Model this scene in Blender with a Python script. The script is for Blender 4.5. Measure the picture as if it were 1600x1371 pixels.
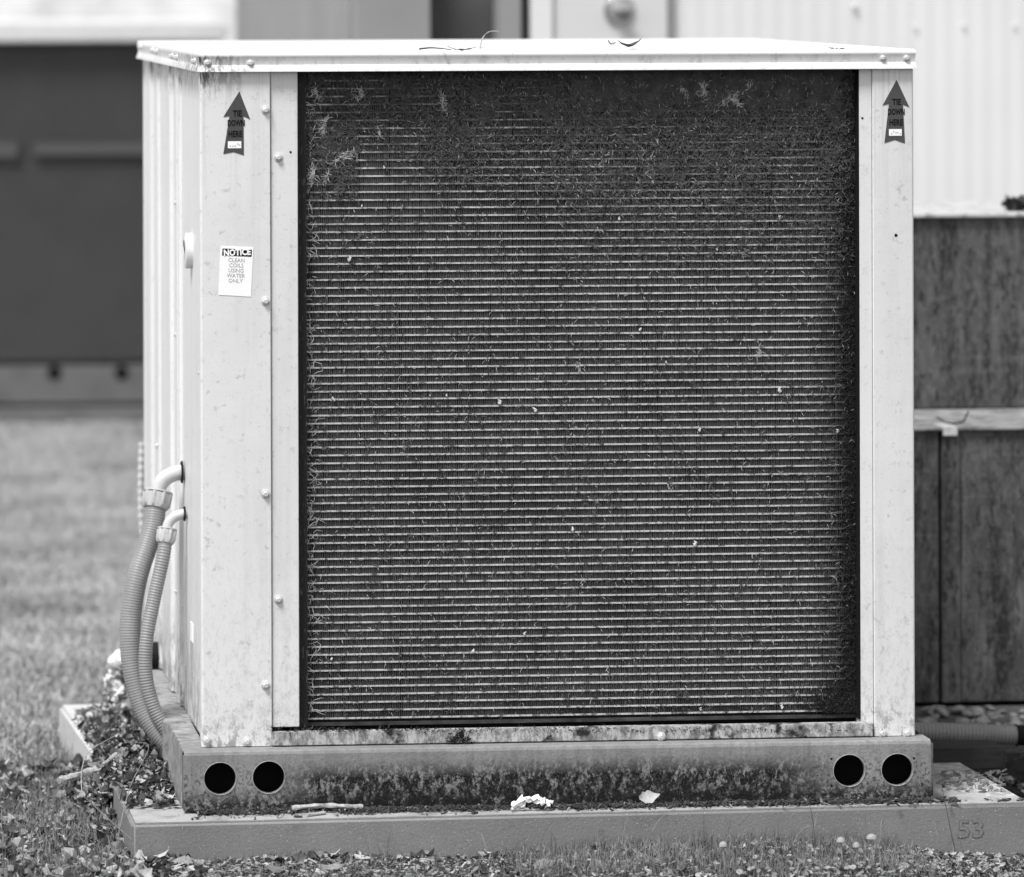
import bpy, bmesh, math, random
import numpy as np
from mathutils import Vector, Matrix, noise
random.seed(7); rng = np.random.default_rng(7)
S = bpy.context.scene
for o in list(bpy.data.objects): bpy.data.objects.remove(o)
COL = S.collection
# ------------------------------------------------------------------ camera
TH = math.radians(5.0); ROLL = 0.003; FPX = 8000.0; PU, PV = 311.0, -47.0
F = Vector((math.sin(TH), math.cos(TH), 0)); R0 = Vector((math.cos(TH), -math.sin(TH), 0)); U0 = Vector((0, 0, 1))
RR = R0*math.cos(ROLL) - U0*math.sin(ROLL); UU = U0*math.cos(ROLL) + R0*math.sin(ROLL)
CP = -0.004*R0 - 8.0*F; CP.z = 1.39
CP -= RR*0.004
cam = bpy.data.cameras.new('camera'); co = bpy.data.objects.new('camera', cam); COL.objects.link(co)
M4 = Matrix((RR, UU, -F)).transposed().to_4x4(); M4.translation = CP; co.matrix_world = M4
cam.sensor_width = 36; cam.lens = 180; cam.shift_x = (800-PU)/1600; cam.shift_y = -(685.5-PV)/1600
cam.clip_start = 0.1; cam.clip_end = 600
cam.dof.use_dof = True; cam.dof.focus_distance = 8.03; cam.dof.aperture_fstop = 4.2; cam.dof.aperture_blades = 7
S.camera = co
# ------------------------------------------------------------------ light: bright overcast, photograph is black and white
W = bpy.data.worlds.new('World'); S.world = W; W.use_nodes = True
nt = W.node_tree; nt.nodes.clear()
SD = Vector((0.42, 0.42, -1.05)).normalized()
sky = nt.nodes.new('ShaderNodeTexSky'); sky.sky_type = 'NISHITA'; sky.sun_disc = False
sky.sun_elevation = math.asin(-SD.z); sky.sun_rotation = math.atan2(-SD.x, -SD.y)
sky.air_density = 1.0; sky.dust_density = 1.0
bw = nt.nodes.new('ShaderNodeRGBToBW'); bg = nt.nodes.new('ShaderNodeBackground'); wo = nt.nodes.new('ShaderNodeOutputWorld')
nt.links.new(sky.outputs[0], bw.inputs[0]); nt.links.new(bw.outputs[0], bg.inputs[0]); nt.links.new(bg.outputs[0], wo.inputs[0])
bg.inputs[1].default_value = 0.085
sl = bpy.data.lights.new('sun', 'SUN'); sl.energy = 1.5; sl.angle = math.radians(18)
so = bpy.data.objects.new('sun', sl); COL.objects.link(so); so.rotation_euler = SD.to_track_quat('-Z', 'Y').to_euler(); so.location = (-4, -4, 8)
S.view_settings.view_transform = 'Standard'; S.view_settings.look = 'None'; S.view_settings.gamma = 1
S.view_settings.use_curve_mapping = False
S.view_settings.exposure = 1.56
# ------------------------------------------------------------------ helpers
def ray(u, v): return (F + (u-PU)/FPX*RR - (v-PV)/FPX*UU)
def aty(u, v, y): d = ray(u, v); return CP + d*((y-CP.y)/d.y)
def atz(u, v, z): d = ray(u, v); return CP + d*((z-CP.z)/d.z)
def atx(u, v, x): d = ray(u, v); return CP + d*((x-CP.x)/d.x)
def X(u, v=600, y=0): return aty(u, v, y).x
def Z(v, u=400, y=0): return aty(u, v, y).z

def material(name, base, rough=.55, metal=0, layers=(), bump=0, bscale=200, var=0, vscale=8, spec=.10, glossdirt=True, bstretch=(1,1,1)):
    m = bpy.data.materials.new(name); m.use_nodes = True; n = m.node_tree; N = n.nodes; L = n.links
    b = N['Principled BSDF']; b.inputs['Roughness'].default_value = rough; b.inputs['Metallic'].default_value = metal
    b.inputs['Specular IOR Level'].default_value = spec
    g = N.new('ShaderNodeNewGeometry'); pos = g.outputs['Position']
    def noisef(sc, detail=4, off=0, rough_=.55):
        mp = N.new('ShaderNodeMapping'); mp.inputs['Scale'].default_value = sc; mp.inputs['Location'].default_value = (off, off*.7, off*1.3)
        L.new(pos, mp.inputs[0]); t = N.new('ShaderNodeTexNoise'); t.inputs['Scale'].default_value = 1; t.inputs['Detail'].default_value = detail
        t.inputs['Roughness'].default_value = rough_; L.new(mp.outputs[0], t.inputs[0]); return t.outputs[0]
    def rangef(sock, a, b_, c=0, d=1):
        r = N.new('ShaderNodeMapRange'); r.inputs[1].default_value = a; r.inputs[2].default_value = b_; r.inputs[3].default_value = c; r.inputs[4].default_value = d
        r.clamp = True; L.new(sock, r.inputs[0]); return r.outputs[0]
    def mul(a, b_):
        x = N.new('ShaderNodeMath'); x.operation = 'MULTIPLY'; L.new(a, x.inputs[0])
        if isinstance(b_, (int, float)): x.inputs[1].default_value = b_
        else: L.new(b_, x.inputs[1])
        return x.outputs[0]
    val = rangef(noisef((vscale,)*3, 5), .3, .7, base*(1-var), min(.95, base*(1+var)))
    sep = N.new('ShaderNodeSeparateXYZ'); L.new(pos, sep.inputs[0])
    for i, ly in enumerate(layers):
        f = rangef(noisef(ly['s'], ly.get('d', 4), 3.1*i+ly.get('o', 0), ly.get('r', .6)), ly['lo'], ly['hi'])
        for ax, a0, a1 in ly.get('mask', ()):
            f = mul(f, rangef(sep.outputs['xyz'.index(ax)], a0, a1))
        f = mul(f, ly.get('f', 1.0))
        mx = N.new('ShaderNodeMix'); mx.data_type = 'FLOAT'; L.new(f, mx.inputs[0]); L.new(val, mx.inputs[2]); mx.inputs[3].default_value = ly['c']
        val = mx.outputs[0]
    cb = N.new('ShaderNodeCombineColor')
    for k in range(3): L.new(val, cb.inputs[k])
    L.new(cb.outputs[0], b.inputs['Base Color'])
    if bump:
        bp = N.new('ShaderNodeBump'); bp.inputs['Strength'].default_value = 1; bp.inputs['Distance'].default_value = bump
        L.new(noisef((bscale*bstretch[0], bscale*bstretch[1], bscale*bstretch[2]), 5), bp.inputs['Height']); L.new(bp.outputs[0], b.inputs['Normal'])
    return m

class MB:
    def __init__(s): s.v = []; s.f = []; s.mi = []
    def add(s, vs, fs, mi=0):
        n = len(s.v); s.v += [tuple(p) for p in vs]; s.f += [tuple(i+n for i in f) for f in fs]; s.mi += [mi]*len(fs)
    def box(s, a, b):
        x0, y0, z0 = a; x1, y1, z1 = b
        s.add([(x0,y0,z0),(x1,y0,z0),(x1,y1,z0),(x0,y1,z0),(x0,y0,z1),(x1,y0,z1),(x1,y1,z1),(x0,y1,z1)],
              [(0,3,2,1),(4,5,6,7),(0,1,5,4),(1,2,6,5),(2,3,7,6),(3,0,4,7)])
    def prism(s, poly, z0, z1):
        n = len(poly); s.add([(p[0],p[1],z0) for p in poly]+[(p[0],p[1],z1) for p in poly],
              [tuple(reversed(range(n))), tuple(range(n,2*n))]+[(i,(i+1)%n,(i+1)%n+n,i+n) for i in range(n)])
    def sweep(s, path, rad, n=16, cap=True):
        P = [Vector(p) for p in path]; T = []
        for i in range(len(P)):
            a = P[max(i-1,0)]; b = P[min(i+1,len(P)-1)]; T.append((b-a).normalized())
        up = Vector((0,0,1)) if abs(T[0].z) < .9 else Vector((0,1,0))
        nr = (up - T[0]*up.dot(T[0])).normalized(); vs = []
        for i, p in enumerate(P):
            nr = (nr - T[i]*nr.dot(T[i])).normalized(); bi = T[i].cross(nr)
            for k in range(n):
                a = 2*math.pi*k/n; r = rad(i, a) if callable(rad) else (rad[i] if isinstance(rad, (list,tuple)) else rad)
                vs.append(p + nr*(math.cos(a)*r) + bi*(math.sin(a)*r))
        fs = [(i*n+k, i*n+(k+1)%n, (i+1)*n+(k+1)%n, (i+1)*n+k) for i in range(len(P)-1) for k in range(n)]
        if cap: fs += [tuple(reversed(range(n))), tuple(range((len(P)-1)*n, len(P)*n))]
        s.add(vs, fs)
    def build(s, name, mat, parent=None, bevel=0, smooth=False, seg=2, origin=None, angle=40):
        me = bpy.data.meshes.new(name)
        off = Vector(origin) if origin is not None else (wloc(parent) if parent else Vector((0,0,0)))
        me.from_pydata([(p[0]-off.x, p[1]-off.y, p[2]-off.z) for p in s.v], [], s.f)
        if isinstance(mat, (list, tuple)):
            for m in mat: me.materials.append(m)
            me.polygons.foreach_set('material_index', s.mi)
        else: me.materials.append(mat)
        me.validate(); me.update()
        if bevel or smooth:
            bm = bmesh.new(); bm.from_mesh(me); bmesh.ops.recalc_face_normals(bm, faces=bm.faces)
            if bevel:
                es = [e for e in bm.edges if len(e.link_faces) == 2 and e.calc_face_angle(0) > math.radians(30)]
                bmesh.ops.bevel(bm, geom=es, offset=bevel, segments=seg, affect='EDGES', clamp_overlap=True)
            bm.to_mesh(me); bm.free()
            me.polygons.foreach_set('use_smooth', [True]*len(me.polygons))
            try: me.set_sharp_from_angle(angle=math.radians(angle))
            except Exception: pass
        o = bpy.data.objects.new(name, me); COL.objects.link(o)
        if parent is not None:
            o.parent = parent
            if origin is not None: o.location = off - wloc(parent)
        elif origin is not None: o.location = off
        return o
def wloc(o):
    v = Vector(o.location)
    while o.parent: o = o.parent; v += o.location
    return v
def tag(o, label, cat, group=None, kind=None):
    if label: o['label'] = label
    if cat: o['category'] = cat
    if group: o['group'] = group
    if kind: o['kind'] = kind
    return o
def thing(name, loc, label, cat, group=None):
    o = bpy.data.objects.new(name, None); o.empty_display_size = .05; COL.objects.link(o); o.location = loc; return tag(o, label, cat, group)
def shared(name, src, parent, loc, rot=None, scale=None, label=None):
    o = bpy.data.objects.new(name, src); COL.objects.link(o)
    if parent: o.parent = parent; o.location = Vector(loc) - wloc(parent)
    else: o.location = loc
    if rot: o.rotation_euler = rot
    if scale: o.scale = scale
    if label: o['label'] = label
    return o
def spline(pts, n=12):
    P = [Vector(p) for p in pts]; out = []
    for i in range(len(P)-1):
        p0 = P[max(i-1,0)]; p1 = P[i]; p2 = P[i+1]; p3 = P[min(i+2,len(P)-1)]
        for k in range(n):
            t = k/n; out.append(.5*((2*p1)+(-p0+p2)*t+(2*p0-5*p1+4*p2-p3)*t*t+(-p0+3*p1-3*p2+p3)*t**3))
    out.append(P[-1]); return out
def resample(path, step):
    out = [path[0]]; acc = 0
    for a, b in zip(path, path[1:]):
        L = (b-a).length; t = step-acc
        while t <= L: out.append(a+(b-a)*(t/L)); t += step
        acc = (acc+L) % step
    return out
def text_mesh(txt, h, mat, parent, name, pos, rot, sx=1.0, off=0.0, name_label=None, align='CENTER'):
    c = bpy.data.curves.new(name, 'FONT'); c.body = txt; c.size = h; c.align_x = align; c.align_y = 'CENTER'; c.offset = off; c.resolution_u = 2
    c.extrude = .0001
    t = bpy.data.objects.new(name, c); COL.objects.link(t)
    me = bpy.data.meshes.new_from_object(t); bpy.data.objects.remove(t)
    for v in me.vertices: v.co.x *= sx
    me.materials.clear(); me.materials.append(mat); me.name = name
    return shared(name, me, parent, pos, rot)

# ------------------------------------------------------------------ materials
grime = lambda z0, z1, f=.6: dict(s=(60,60,60), lo=.42, hi=.7, c=.22, f=f, mask=[('z', z1, z0)], d=8)
white_paint = material('white_painted_steel', .70, .42, spec=.5, layers=[
    dict(s=(230,230,230), lo=.60, hi=.72, c=.42, f=.35, d=2),
    dict(s=(70,70,70), lo=.62, hi=.70, c=.30, f=.45, d=6, o=2),
    dict(s=(170,170,3.5), lo=.52, hi=.75, c=.34, f=.5, mask=[('z', 1.0, 1.22)], d=3),
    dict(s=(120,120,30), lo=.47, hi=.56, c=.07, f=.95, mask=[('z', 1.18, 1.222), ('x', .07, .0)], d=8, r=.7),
    dict(s=(40,40,2.2), lo=.5, hi=.8, c=.45, f=.35, d=3, o=5),
    dict(s=(120,120,60), lo=.50, hi=.60, c=.34, f=.45, mask=[('z', .55, .2)], d=9, r=.82),
    dict(s=(60,60,60), lo=.57, hi=.63, c=.38, f=.35, d=9, r=.8, o=17),
    dict(s=(60,60,40), lo=.50, hi=.56, c=.12, f=.7, mask=[('z', .25, .178)], d=9, r=.82),
    dict(s=(50,50,20), lo=.47, hi=.55, c=.10, f=.8, mask=[('z', .34, .178), ('y', .02, .1)], d=9, r=.75, o=19),
    ], bump=.0007, bscale=22, var=.03)
cap_paint = material('white_painted_cap', .70, .4, spec=.5, layers=[
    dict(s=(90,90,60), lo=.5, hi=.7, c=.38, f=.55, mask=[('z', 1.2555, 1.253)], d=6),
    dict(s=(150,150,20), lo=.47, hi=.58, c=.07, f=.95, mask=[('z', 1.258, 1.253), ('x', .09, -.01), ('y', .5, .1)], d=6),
    dict(s=(300,300,300), lo=.64, hi=.72, c=.3, f=.6, d=2)], var=.03)
dirty_rail = material('dirty_galvanised_rail', .48, .6, metal=.0, layers=[
    dict(s=(120,120,40), lo=.46, hi=.56, c=.12, f=.75, d=9, r=.82),
    dict(s=(40,40,40), lo=.50, hi=.62, c=.10, f=.6, d=8, o=4),
    dict(s=(30,30,30), lo=.56, hi=.64, c=.02, f=.95, d=8, o=9)], bump=.0006, bscale=300, var=.1)
base_steel = material('base_steel_with_moss', .25, .55, layers=[
    dict(s=(150,150,150), lo=.45, hi=.7, c=.2, f=.6, d=8),
    dict(s=(90,90,14), lo=.44, hi=.7, c=.14, f=.6, d=6, o=3),
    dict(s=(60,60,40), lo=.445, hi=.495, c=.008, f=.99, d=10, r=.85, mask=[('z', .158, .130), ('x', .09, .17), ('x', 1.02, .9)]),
    dict(s=(330,330,260), lo=.56, hi=.66, c=.30, f=.22, d=3, o=11, mask=[('z', .150, .13)]),
    dict(s=(200,200,160), lo=.52, hi=.62, c=.04, f=.7, d=4, o=13, mask=[('z', .168, .13)]),
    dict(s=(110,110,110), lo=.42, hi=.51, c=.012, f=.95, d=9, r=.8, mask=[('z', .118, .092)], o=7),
    dict(s=(260,260,260), lo=.60, hi=.68, c=.02, f=.8, d=3, o=1, mask=[('z', .17, .12)])], bump=.0008, bscale=220, var=.12)
side_rail_m = material('side_rail_steel', .30, .6, layers=[
    dict(s=(60,60,60), lo=.44, hi=.64, c=.1, f=.7, d=8)], bump=.0005, bscale=200, var=.15)
blk = material('black_shadowed_metal', .012, .7)
blkframe = material('black_coil_end_frame', .03, .6, layers=[dict(s=(300,300,60), lo=.6, hi=.7, c=.25, f=.4)])
fin_m = material('dusty_coil_fins', .092, .6, layers=[
    dict(s=(420,420,60), lo=.35, hi=.75, c=.03, f=.8, d=3),
    dict(s=(9,9,14), lo=.45, hi=.65, c=.035, f=.6, d=6),
    dict(s=(30,30,30), lo=.35, hi=.6, c=.02, f=.9, d=6, mask=[('z', .25, .21)]),
    dict(s=(12,12,12), lo=.2, hi=.5, c=.02, f=.8, d=6, mask=[('x', .97, 1.02)])], var=.15)  # last layer: shade at the recess's right edge painted into the fins
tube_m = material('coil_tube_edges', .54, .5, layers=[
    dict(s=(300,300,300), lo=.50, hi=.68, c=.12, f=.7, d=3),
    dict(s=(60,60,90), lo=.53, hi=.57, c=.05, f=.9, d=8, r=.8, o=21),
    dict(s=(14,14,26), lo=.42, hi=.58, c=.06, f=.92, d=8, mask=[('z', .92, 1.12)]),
    dict(s=(10,10,10), lo=.2, hi=.5, c=.03, f=.95, d=5, mask=[('z', 1.13, 1.205), ('x', .2, .45)]),  # shade under the cap at upper right, put into the tube colour
    dict(s=(10,10,10), lo=.1, hi=.4, c=.02, f=.95, d=6, mask=[('x', .96, 1.02)])], var=.1)  # last layer: right-edge shade of the recess painted on the tubes
lint_dark = material('dark_lint', .10, .9, var=.35, vscale=60)
moss_black = material('black_grime', .025, .95, var=.4, vscale=90)
lint_pale = material('pale_lint', .5, .9, var=.2, vscale=90)
screw_m = material('zinc_screw', .62, .28, spec=.4, metal=.25, var=.1, vscale=200)
pvc = material('grey_pvc', .52, .38, spec=.4, layers=[dict(s=(90,90,90), lo=.5, hi=.7, c=.35, f=.4, d=6)], var=.05)
hose_m = material('grey_corrugated_hose', .24, .42, spec=.4, layers=[dict(s=(70,70,70), lo=.45, hi=.65, c=.2, f=.5, d=6)], var=.12)
sticker_dark = material('printed_sticker', .075, .45, layers=[dict(s=(200,200,200), lo=.5, hi=.7, c=.1, f=.5)])
sticker_white = material('white_sticker', .92, .4)
ink = material('black_ink', .008, .5); greyink = material('faded_grey_ink', .42, .5)
concrete = material('concrete_pad', .20, .85, layers=[
    dict(s=(25,25,25), lo=.25, hi=.5, c=.42, f=.75, d=6, o=31, mask=[('z', .0755, .0775)]),  # paler top face: light from above put into the colour
    dict(s=(300,300,300), lo=.58, hi=.72, c=.12, f=.5, d=3),
    dict(s=(14,14,30), lo=.48, hi=.66, c=.19, f=.5, d=8),
    dict(s=(30,30,30), lo=.6, hi=.75, c=.10, f=.6, d=8, o=5),
    dict(s=(500,500,500), lo=.70, hi=.76, c=.6, f=.9, d=1, o=2),
    dict(s=(40,40,40), lo=.5, hi=.6, c=.62, f=.8, d=7, o=6, mask=[('x', 1.21, 1.24), ('z', .07, .077), ('y', -.03, .02)])], bump=.0008, bscale=260, var=.12)
duct_m = material('weathered_duct', .10, .6, layers=[
    dict(s=(26,26,2.5), lo=.42, hi=.60, c=.03, f=.9, d=7),
    dict(s=(30,30,5), lo=.57, hi=.7, c=.25, f=.5, d=7, o=5),
    dict(s=(70,70,25), lo=.53, hi=.57, c=.015, f=.8, d=9, r=.8, o=9),
    dict(s=(120,120,50), lo=.50, hi=.58, c=.19, f=.45, d=8, r=.8, o=15),
    dict(s=(4,4,60), lo=.6, hi=.75, c=.24, f=.3, d=4, o=3)], bump=.001, bscale=40, var=.2, bstretch=(1,1,.3))
duct_top_m = material('duct_top_edge', .30, .6, layers=[dict(s=(30,30,60), lo=.45, hi=.6, c=.09, f=.9, d=9, r=.7)], var=.15)
wood_m = material('old_timber', .05, .8, layers=[dict(s=(20,90,90), lo=.45, hi=.6, c=.03, f=.7)], bump=.001, bscale=90, var=.3)
bwall = material('white_ribbed_wall', .68, .5, spec=.4, var=.04, vscale=2)
bdoor = material('white_door', .60, .45, var=.03, vscale=2)
greywall = material('grey_wall', .27, .6, var=.1, vscale=3); darkglass = material('dark_opening', .08, .3, var=.3, vscale=5)
stucco = material('pale_stucco', .78, .8, layers=[dict(s=(3,3,6), lo=.4, hi=.65, c=.42, f=.7, d=6)], var=.1)
soil = material('soil_ground', .045, .95, layers=[dict(s=(60,60,60), lo=.45, hi=.6, c=.03, f=.8, d=8), dict(s=(90,90,90), lo=.6, hi=.7, c=.32, f=.6, d=6, o=4), dict(s=(8,8,8), lo=.2, hi=.35, c=.30, f=.9, mask=[('y', .9, 2.2)])], bump=.004, bscale=60, var=.3)
grass_m = material('grass_blades', .19, .6, var=.35, vscale=14)
grass_far = material('lawn_grass', .37, .7, var=.35, vscale=2.6)
leaf_a = material('dead_leaf_pale', .38, .6, var=.35, vscale=60, layers=[dict(s=(200,200,200), lo=.5, hi=.7, c=.2, f=.5)])
leaf_b = material('dead_leaf_dark', .055, .9, var=.5, vscale=60)
leaf_c = material('dead_leaf_mid', .20, .6, var=.45, vscale=60, layers=[dict(s=(200,200,200), lo=.5, hi=.7, c=.08, f=.6)])
twig_m = material('pale_twig', .36, .7, var=.25, vscale=120, layers=[dict(s=(200,200,200), lo=.5, hi=.65, c=.15, f=.6)])
foam_m = material('white_foam', .85, .7, layers=[dict(s=(60,60,60), lo=.40, hi=.52, c=.10, f=.9, mask=[('z', .215, .17)])], bump=.002, bscale=70)
stone_m = material('river_stone', .24, .6, var=.45, vscale=25, layers=[dict(s=(150,150,150), lo=.5, hi=.7, c=.2, f=.5)], bump=.001, bscale=120)

# ------------------------------------------------------------------ ground
def gz(x, y):
    z = .010
    if y > .6: z -= .010*min(y-.6, 9)*.9
    if x > 1.0 and y < 1.0: z -= .030*min(1, (x-1.0)/.3)
    z += .010*noise.noise(Vector((x*4, y*4, 0))) + .004*noise.noise(Vector((x*17, y*17, 3)))
    return z
def axis(a, b, fine0, fine1, st):
    v = list(np.arange(fine0, fine1, st)); s = st; x = fine0
    lo = []
    while x > a: s *= 1.35; x -= s; lo.append(x)
    s = st; x = v[-1]; hi = []
    while x < b: s *= 1.35; x += s; hi.append(x)
    return lo[::-1]+v+hi
gx = axis(-250, 250, -1.2, 2.4, .04); gy = axis(-40, 400, -.7, 3.0, .04)
g = MB(); nx = len(gx)
g.add([(x, y, gz(x, y)) for y in gy for x in gx], [(j*nx+i, j*nx+i+1, (j+1)*nx+i+1, (j+1)*nx+i) for j in range(len(gy)-1) for i in range(nx-1)])
tag(g.build('ground', soil, smooth=True), None, None, kind='structure')

# ------------------------------------------------------------------ far building on the left, pale
b = thing('pale_building', (-2.0, 29, -.1), 'pale rendered building far behind the left condenser', 'building')
m = MB(); m.box((-14, 29, -.15), (8, 33, 3.2)); m.build('wall', stucco, b)
m = MB(); m.box((-14.2, 28.7, 3.2), (8.2, 33.2, 3.45)); m.build('roof', greywall, b)

# ------------------------------------------------------------------ ribbed metal building on the right
WY = 4.0
b = thing('metal_building', (X(1200, 300, WY), WY, -.03), 'white ribbed metal building with a door behind the unit', 'building')
def xw(u): return X(u, 30, WY)
zt = 2.9
m = MB()   # ribbed wall: corrugated profile with thickness
xa, xb = xw(1046), xw(1046)+5.5; prof = []; x = xa
while x < xb:
    prof += [(x, WY), (x+.012, WY-.001), (x+.022, WY-.001), (x+.034, WY)]; x += .046
poly = prof+[(prof[-1][0], WY+.12), (xa, WY+.12)]
m.prism(poly, -.05, zt); m.build('wall_panel', bwall, b)
m = MB(); m.box((xw(862), WY-.02, -.02), (xw(1042), WY+.03, 2.1)); d = m.build('door', bdoor, b, bevel=.004)
k = aty(972, 15, WY-.07); m = MB()
m.sweep([(k.x, WY-.02, k.z), (k.x, WY-.027, k.z), (k.x, WY-.0275, k.z), (k.x, WY-.045, k.z), (k.x, WY-.055, k.z), (k.x, WY-.068, k.z), (k.x, WY-.082, k.z), (k.x, WY-.088, k.z)],
        [.036, .036, .014, .014, .024, .033, .026, .008], 20); m.build('door_knob', material('brass_knob', .45, .25, metal=.8), d, smooth=True)
def strip(name, u0, u1, y0, y1, mat, z0=-.03, z1=2.3, lab=None):
    m = MB(); m.box((xw(u0), y0, z0), (xw(u1), y1, z1)); o = m.build(name, mat, b)
    if lab: o['label'] = lab
    return o
strip('door_trim', 826, 860, WY-.03, WY+.1, bwall)
strip('door_gap', 812, 824, WY+.02, WY+.1, darkglass)
strip('door_trim', 776, 810, WY-.04, WY+.1, greywall)
strip('dark_window', 672, 774, WY+.06, WY+.10, darkglass)
strip('corner_panel', 558, 670, WY-.02, WY+.1, greywall)
m = MB(); m.box((xw(1042)+.002, WY-.012, -.03), (xw(1046)+.01, WY+.05, 2.25)); m.build('door_trim', greywall, b)
m = MB(); m.box((xw(556), WY+.12, -.04), (xb, WY+3, zt)); m.build('building_body', greywall, b)
sm = MB(); sm.sweep([(0,0,0),(0,-.003,0),(0,-.005,0)], [.0045,.0045,.002], 8); smo = sm.build('wall_screw', bwall, b, smooth=True, origin=(0, 0, 0))
smo.location = aty(1335, 10, WY-.004) - wloc(b)
for (u, v) in ((1505, 40), (1585, 40), (1430, 42)):
    shared('wall_screw', smo.data, b, aty(u, v, WY-.004))
if True:
    smo.scale = (1.6, 1.6, 1.6)

# ------------------------------------------------------------------ second condenser, far left, out of focus
D2 = aty(150, 570, 8.44).y
ux0, ux1 = X(-215, 300, D2), X(345, 300, D2)
z2 = lambda v: Z(v, 100, D2)
b2 = thing('condenser_unit', ((ux0+ux1)/2, D2, z2(630)), 'blurred second condenser unit on the lawn at the left edge', 'air conditioner')
m = MB(); m.box((ux0-.02, D2-.03, z2(66)), (ux1+.02, D2+1.2, z2(36))); m.build('top_cover', cap_paint, b2, bevel=.006)
m = MB(); m.box((ux0, D2, z2(572)), (ux0+.12, D2+1.18, z2(67))); m.build('side_panel', white_paint, b2)
m = MB(); m.box((ux1-.12, D2, z2(572)), (ux1, D2+1.18, z2(67))); m.build('side_panel', white_paint, b2)
coilb = material('far_coil', .065, .7, var=.25, vscale=5)
m = MB(); m.box((ux0+.122, D2+.03, z2(570)), (ux1-.122, D2+1.1, z2(69))); c2 = m.build('coil', coilb, b2)
tb = material('far_coil_tube', .2, .6)
t = MB(); t.box((ux0+.124, D2+.022, -.0014), (ux1-.124, D2+.029, .0014)); zz = z2(560)
to = t.build('coil_tube', tb, c2, origin=(0, 0, 0)); to.location = Vector((0, 0, zz))-wloc(c2)
for i in range(1, 78):
    if zz+i*.0128 < z2(72): shared('coil_tube', to.data, c2, (0, 0, zz+i*.0128))
m = MB(); m.box((X(55,230,D2), D2+.004, z2(243)), (ux1-.124, D2+.018, z2(222))); m.build('brace', material('brace_grey', .095, .7), b2)
m = MB(); m.box((ux0+.124, D2+.004, z2(246)), (X(28,230,D2), D2+.018, z2(221))); m.build('brace', bpy.data.materials['brace_grey'], b2)
br = MB(); br.box((ux0-.03, D2-.03, z2(629)), (ux1+.03, D2+1.22, z2(573)))
far_base = material('far_base', .14, .7, layers=[dict(s=(9,9,9), lo=.42, hi=.62, c=.16, f=.8, d=6)], var=.2, vscale=6)
br.build('base_rail', far_base, b2)
for u in (85, 190):
    p = aty(u, 583, D2-.03); h = MB(); h.sweep([(p.x, D2-.0315, p.z), (p.x, D2-.029, p.z)], .024, 20); h.build('base_hole', blk, b2)
m = MB(); m.box((ux0-.12, D2-.14, z2(668)-.03), (ux1+.14, D2+1.4, z2(636))); pp = m.build('concrete_pad', far_base, None, origin=((ux0+ux1)/2, D2, z2(631)))
tag(pp, 'low concrete pad under the blurred condenser on the lawn', 'slab')

# ------------------------------------------------------------------ ducts at the right, behind the unit
YD1 = 1.32; YD2 = 1.70; YD3 = 2.2
lb = thing('lower_duct', (1.5, YD1, .01), 'taller lower duct box with vertical seams behind the unit base', 'duct')
zt1 = Z(668, 1500, YD1); zb1 = Z(1097, 1500, YD1); xe = 2.9
xs = [X(1180, 800, YD1), X(1469, 900, YD1), X(1499.5, 900, YD1), X(1640, 900, YD1), xe]
for i in range(4):
    m = MB(); m.box((xs[i]+.0025, YD1-.0035*(i % 2), zb1), (xs[i+1]-(.0025 if i != 1 else -.001), YD1+.025, zt1-.006)); m.build('duct_panel', duct_m, lb, bevel=.0012)
m = MB(); m.box((xs[0]+.01, YD1+.026, zb1), (xe-.01, YD2+.45, zt1-.007)); m.build('duct_core', blk, lb)
m = MB(); m.box((xs[0], YD1-.010, zt1-.0055), (xe, YD2+.3, zt1)); m.build('top_sheet', duct_top_m, lb, bevel=.002)
p = aty(1484, 660, YD1-.008); m = MB(); m.box((p.x-.013, YD1-.0125, zt1-.014), (p.x+.013, YD1+.07, zt1+.0015)); m.build('tape_patch', material('pale_tape', .55, .4, var=.2, vscale=90), lb)
ubx = thing('upper_duct', (1.5, YD2, zt1), 'upper duct box set back on the lower duct against the white wall', 'duct')
zt2 = Z(318, 1500, YD2+.02)
zt2 = Z(334, 1500, YD2)
m = MB(); m.box((X(1200,500,YD2), YD2, zt1+.002), (xe, YD2+.48, zt2-.008)); m.build('duct_panel', duct_m, ubx, bevel=.002)
m = MB(); m.box((X(1200,500,YD2)-.01, YD2-.012, zt2-.0075), (xe, YD2+.5, zt2)); m.build('top_sheet', material('pale_top_sheet', .48, .6, layers=[dict(s=(40,40,60), lo=.5, hi=.62, c=.16, f=.8, d=9, r=.7)], var=.15), ubx, bevel=.002)
# thin wire loop on the lower duct top
loop = spline([aty(1464, 652, YD1+.05), aty(1480, 661, YD1+.03), aty(1503, 660, YD1+.03), aty(1513, 643, YD1+.06)], 6)
m = MB(); m.sweep([(q.x, q.y, max(q.z, zt1+.002)) for q in loop], .0016, 6); tag(m.build('wire_loop', blk, None, smooth=True, origin=loop[0]), 'thin dark wire loop lying on the lower duct top', 'wire')

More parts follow.
